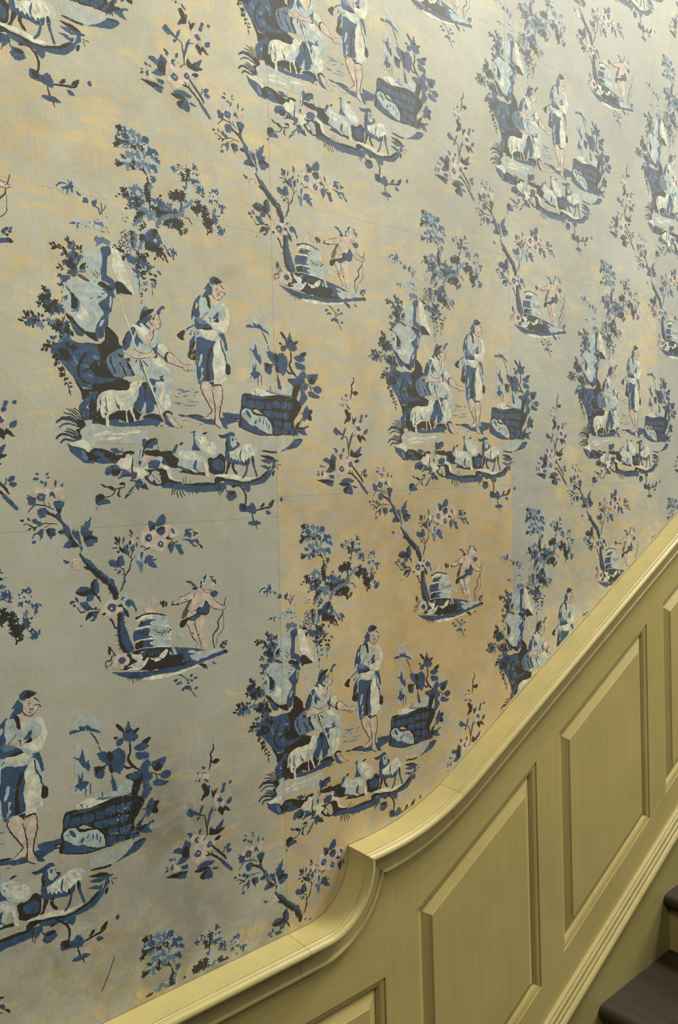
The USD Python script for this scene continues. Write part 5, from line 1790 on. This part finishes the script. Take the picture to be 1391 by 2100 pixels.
def herm(a,b,c,d,t,s):
    m0=(c-a)*s; m1=(d-b)*s; L=np.hypot(*(c-b))
    m0*=min(1,1.1*L/(np.hypot(*m0)+1e-9)); m1*=min(1,1.1*L/(np.hypot(*m1)+1e-9))
    return (2*t**3-3*t*t+1)*b+(t**3-2*t*t+t)*m0+(-2*t**3+3*t*t)*c+(t**3-t*t)*m1
def smooth_ring(p, n=3):
    p=np.asarray(p,float); N=len(p); out=[]
    for i in range(N):
        a,b,c,d=p[i-1],p[i],p[(i+1)%N],p[(i+2)%N]
        for t in np.arange(n)/n:
            out.append(herm(a,b,c,d,t,.3))
    return np.array(out)
def smooth_line(p,n=4):
    p=np.asarray(p,float)
    if len(p)<3: return p
    q=np.vstack([2*p[0]-p[1],p,2*p[-1]-p[-2]]); out=[]
    for i in range(1,len(q)-2):
        a,b,c,d=q[i-1:i+3]
        for t in np.arange(n)/n:
            out.append(0.5*((2*b)+(-a+c)*t+(2*a-5*b+4*c-d)*t*t+(-a+3*b-3*c+d)*t**3))
    out.append(p[-1]); return np.array(out)
def shape(mode,pts,w):
    if mode=='*':
        a,b=map(np.array,pts); d=b-a; L=np.hypot(*d)+1e-6; d=d/L; n=np.array([-d[1],d[0]])
        prof=[(0,.12),(.18,.36),(.42,.5),(.68,.46),(.88,.26),(1,.06)]
        up=[a+d*L*t+n*w*h for t,h in prof]; lo=[a+d*L*t-n*w*h for t,h in prof[::-1]]
        return Polygon(up+lo)
    if mode=='-':
        q=smooth_line(pts); m=len(q); 
        d=np.gradient(q,axis=0); d/=np.maximum(np.hypot(d[:,0],d[:,1]),1e-9)[:,None]; n=np.stack([-d[:,1],d[:,0]],1)
        t=np.linspace(0,1,m); h=w*0.5*(0.55+0.45*np.sin(np.pi*np.clip(t*.9+.08,0,1)))
        pg=Polygon(np.vstack([q+n*h[:,None],(q-n*h[:,None])[::-1]]))
        return pg.buffer(0) if pg.is_valid else unary_union([LineString(q).buffer(w*.42,quad_segs=2)])
    if mode=='=': pg=Polygon(pts)
    else: pg=Polygon(smooth_ring(pts))
    return pg if pg.is_valid else pg.buffer(0)
def parse(txt):
    g=None; out=[]
    for ln in txt.split('\n'):
        if not ln: continue
        if ln[0]=='@': g=ln[1:]; continue
        h,*pp=ln.split(' '); x=y=0; pts=[]
        for p in pp:
            a,b=p.split(','); x+=int(a); y+=int(b); pts.append((x,y))
        out.append((g,h[0],h[1],pts,float(h[2:] or 0)))
    return out
def compose(shapes):
    """painter's algorithm -> {(group,colour): geometry}, no overlaps"""
    done={}; top=[]; 
    geoms=[shape(m,p,w) for g,c,m,p,w in shapes]
    tree=STRtree(geoms)
    res={}
    for i,(g,c,m,p,w) in enumerate(shapes):
        if c=='x': continue
        idx=[j for j in tree.query(geoms[i]) if j>i and not (shapes[j][1]==c and shapes[j][0]==g)]
        q=geoms[i]
        if idx: q=q.difference(unary_union([geoms[j] for j in idx]))
        if not q.is_empty: res.setdefault((g,c),[]).append(q)
    return {k:unary_union(q) for k,q in res.items()}

INK = {'k': (0.018, 0.014, 0.012), 'n': (0.031, 0.074, 0.155), 'b': (0.085, 0.162, 0.285), 'l': (0.40, 0.505, 0.53), 'h': (0.40, 0.50, 0.53), 'w': (0.70, 0.69, 0.56), 'p': (0.58, 0.47, 0.385), 'r': (0.075, 0.036, 0.018)}
COVER = {'k': (0.96, 0.0), 'n': (0.96, 0.0), 'b': (0.90, 0.02), 'l': (0.72, 0.06), 'h': (0.42, 0.10), 'w': (0.80, 0.02), 'p': (0.86, -0.02), 'r': (0.9, 0.02)}
def roughen(geo):
    """dry, slightly broken edges of a block print"""
    out = []
    for q in getattr(geo, 'geoms', [geo]):
        if q.geom_type != 'Polygon' or q.area < 25: continue
        def wob(r):
            p = np.array(shapely.segmentize(r, 16).coords)[:-1]
            a = np.stack([p[:, 0] / 28, p[:, 1] / 28, np.zeros(len(p))], 1)
            return p + 10.0 * np.stack([meshkit.noise(a, 3) - 0.5, meshkit.noise(a, 9) - 0.5], 1) + 6.0 * np.stack([meshkit.noise(a * 2.2, 4) - 0.5, meshkit.noise(a * 2.2, 8) - 0.5], 1)
        g_ = Polygon(wob(q.exterior), [wob(r) for r in q.interiors if Polygon(r).area > 25])
        out.append(g_ if g_.is_valid else g_.buffer(0))
    return unary_union(out).simplify(1.5) if out else Polygon()
LEAFY = {'tree': (34, 40, 20), 'thicket': (34, 36, 18), 'vine': (34, 26, 18), 'ivy': (30, 22, 14), 'rose_branch': (24, 15, 13), 'flower_stem': (24, 15, 12), 'sprig': (26, 16, 14), 'distant_tree': (40, 16, 12), 'far_trees': (30, 18, 12)}
def foliate(shapes):
    """leaf lobes along the edge of every foliage patch and lighter and darker dabs inside it"""
    rnd, out = random.Random(11), []
    for g_, c, mode, pts, w in shapes:
        out.append((g_, c, mode, pts, w))
        if mode != 'o' or c not in 'nkb' or (g_ not in LEAFY and g_ not in ('rock', 'brick_wall')): continue
        pg = shape(mode, pts, w)
        if pg.geom_type != 'Polygon' or pg.is_empty: continue
        if g_ in LEAFY:
            gap, ln, wd = LEAFY[g_]; r = shapely.geometry.polygon.orient(pg).exterior; k = max(3, int(r.length / gap))
            for i in range(k):
                s = (i + rnd.uniform(-.3, .3)) / k * r.length % r.length
                a, d = r.interpolate(s), r.interpolate((s + 4) % r.length)
                tx, ty = d.x - a.x, d.y - a.y; L = math.hypot(tx, ty) or 1; tx, ty = tx / L, ty / L
                th = rnd.uniform(-.55, .55); nx, ny = ty * math.cos(th) + tx * math.sin(th), -tx * math.cos(th) + ty * math.sin(th)
                l_ = ln * rnd.uniform(.6, 1.15)
                out.append((g_, c, '*', [(a.x - nx * l_ * .45, a.y - ny * l_ * .45), (a.x + nx * l_ * .6, a.y + ny * l_ * .6)], wd * rnd.uniform(.8, 1.2)))
        x0, y0, x1, y1 = pg.bounds
        for cc, per in (({'n': 'b', 'b': 'n', 'k': 'n'}[c], 5200), ({'n': 'k', 'b': 'l', 'k': 'n'}[c], 8000)):
            for _ in range(int(pg.area / per + rnd.random())):
                x, y = rnd.uniform(x0, x1), rnd.uniform(y0, y1)
                if not pg.contains(shapely.geometry.Point(x, y)): continue
                th = rnd.gauss(-1.0, .5) if g_ in ('rock', 'brick_wall') else rnd.uniform(0, 3.14); l_ = rnd.uniform(16, 42)
                out.append((g_, cc, '*', [(x, y), (x + l_ * math.cos(th), y + l_ * math.sin(th))], rnd.uniform(5, 10)))
    return out
UNIT = {k: roughen(q) for k, q in compose(foliate(parse(ART))).items()}
W_, DX, V1, EX, V2 = 0.53, 0.26105116, 0.50569042, 0.27149376, 0.5071853
def offset_of(n, m):
    k, odd = divmod(m, 2)
    return (n * W_ + k * (DX - EX) + odd * DX, -k * (V1 + V2) - odd * V1)
groups = sorted({g_ for g_, c in UNIT})
bounds = {g_: unary_union([q.envelope for (h_, c), q in UNIT.items() if h_ == g_]).bounds for g_ in groups}
tree = STRtree(sheets)
prints = [s.intersection(PRINTED) for s in sheets]
for m in range(-3, 3):
    for n in range(-3, 6):
        ox, oz = offset_of(n, m); oz += Z0
        if ox + 0.75 < -0.4 or ox + 0.25 > 2.7: continue
        for g_ in groups:
            b = bounds[g_]
            bb = sbox(b[0] / 1e4 + ox, b[1] / 1e4 + oz, b[2] / 1e4 + ox, b[3] / 1e4 + oz)
            for si in tree.query(bb):
                if not prints[si].intersects(bb): continue
                inside = prints[si].contains(bb)
                V, T, IK, CV, cnt = [], [], [], [], 0
                for (h_, c), q in UNIT.items():
                    if h_ != g_: continue
                    q = affinity.affine_transform(q, [1e-4, 0, 0, 1e-4, ox, oz])
                    if not inside: q = q.intersection(prints[si])
                    for pg in getattr(q, 'geoms', [q]):
                        if pg.geom_type != 'Polygon' or pg.area < 2e-7: continue
                        v, t = trimesh.creation.triangulate_polygon(pg, engine='earcut')
                        v = np.asarray(v)
                        if not len(t): continue
                        V.append(v); T.append(fix(t, v) + cnt); cnt += len(v)
                        IK.append(np.tile(INK[c], (len(v), 1))); CV.append(np.tile((*COVER[c], 0), (len(v), 1)))
                if not V: continue
                v = np.vstack(V)
                me = trimesh.Trimesh(np.stack([v[:, 0], np.full(len(v), -PT - 0.00012), v[:, 1]], 1), np.vstack(T), process=False)
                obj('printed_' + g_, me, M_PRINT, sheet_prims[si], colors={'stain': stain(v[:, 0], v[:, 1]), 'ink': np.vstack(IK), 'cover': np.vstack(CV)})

# ---- a dark scratch through the print near the landing rail
a, c = np.array([0.4683, 0.9257]), np.array([0.4505, 0.8899])
sc = LineString([a, (a + c) / 2 + [0.0008, 0], c]).buffer(0.0004)
si = [i for i, s in enumerate(sheets) if s.contains(sc.centroid)][0]
obj('scratch', ext(sc, PT + 0.0002, PT + 0.0003), M_SCRATCH, sheet_prims[si])
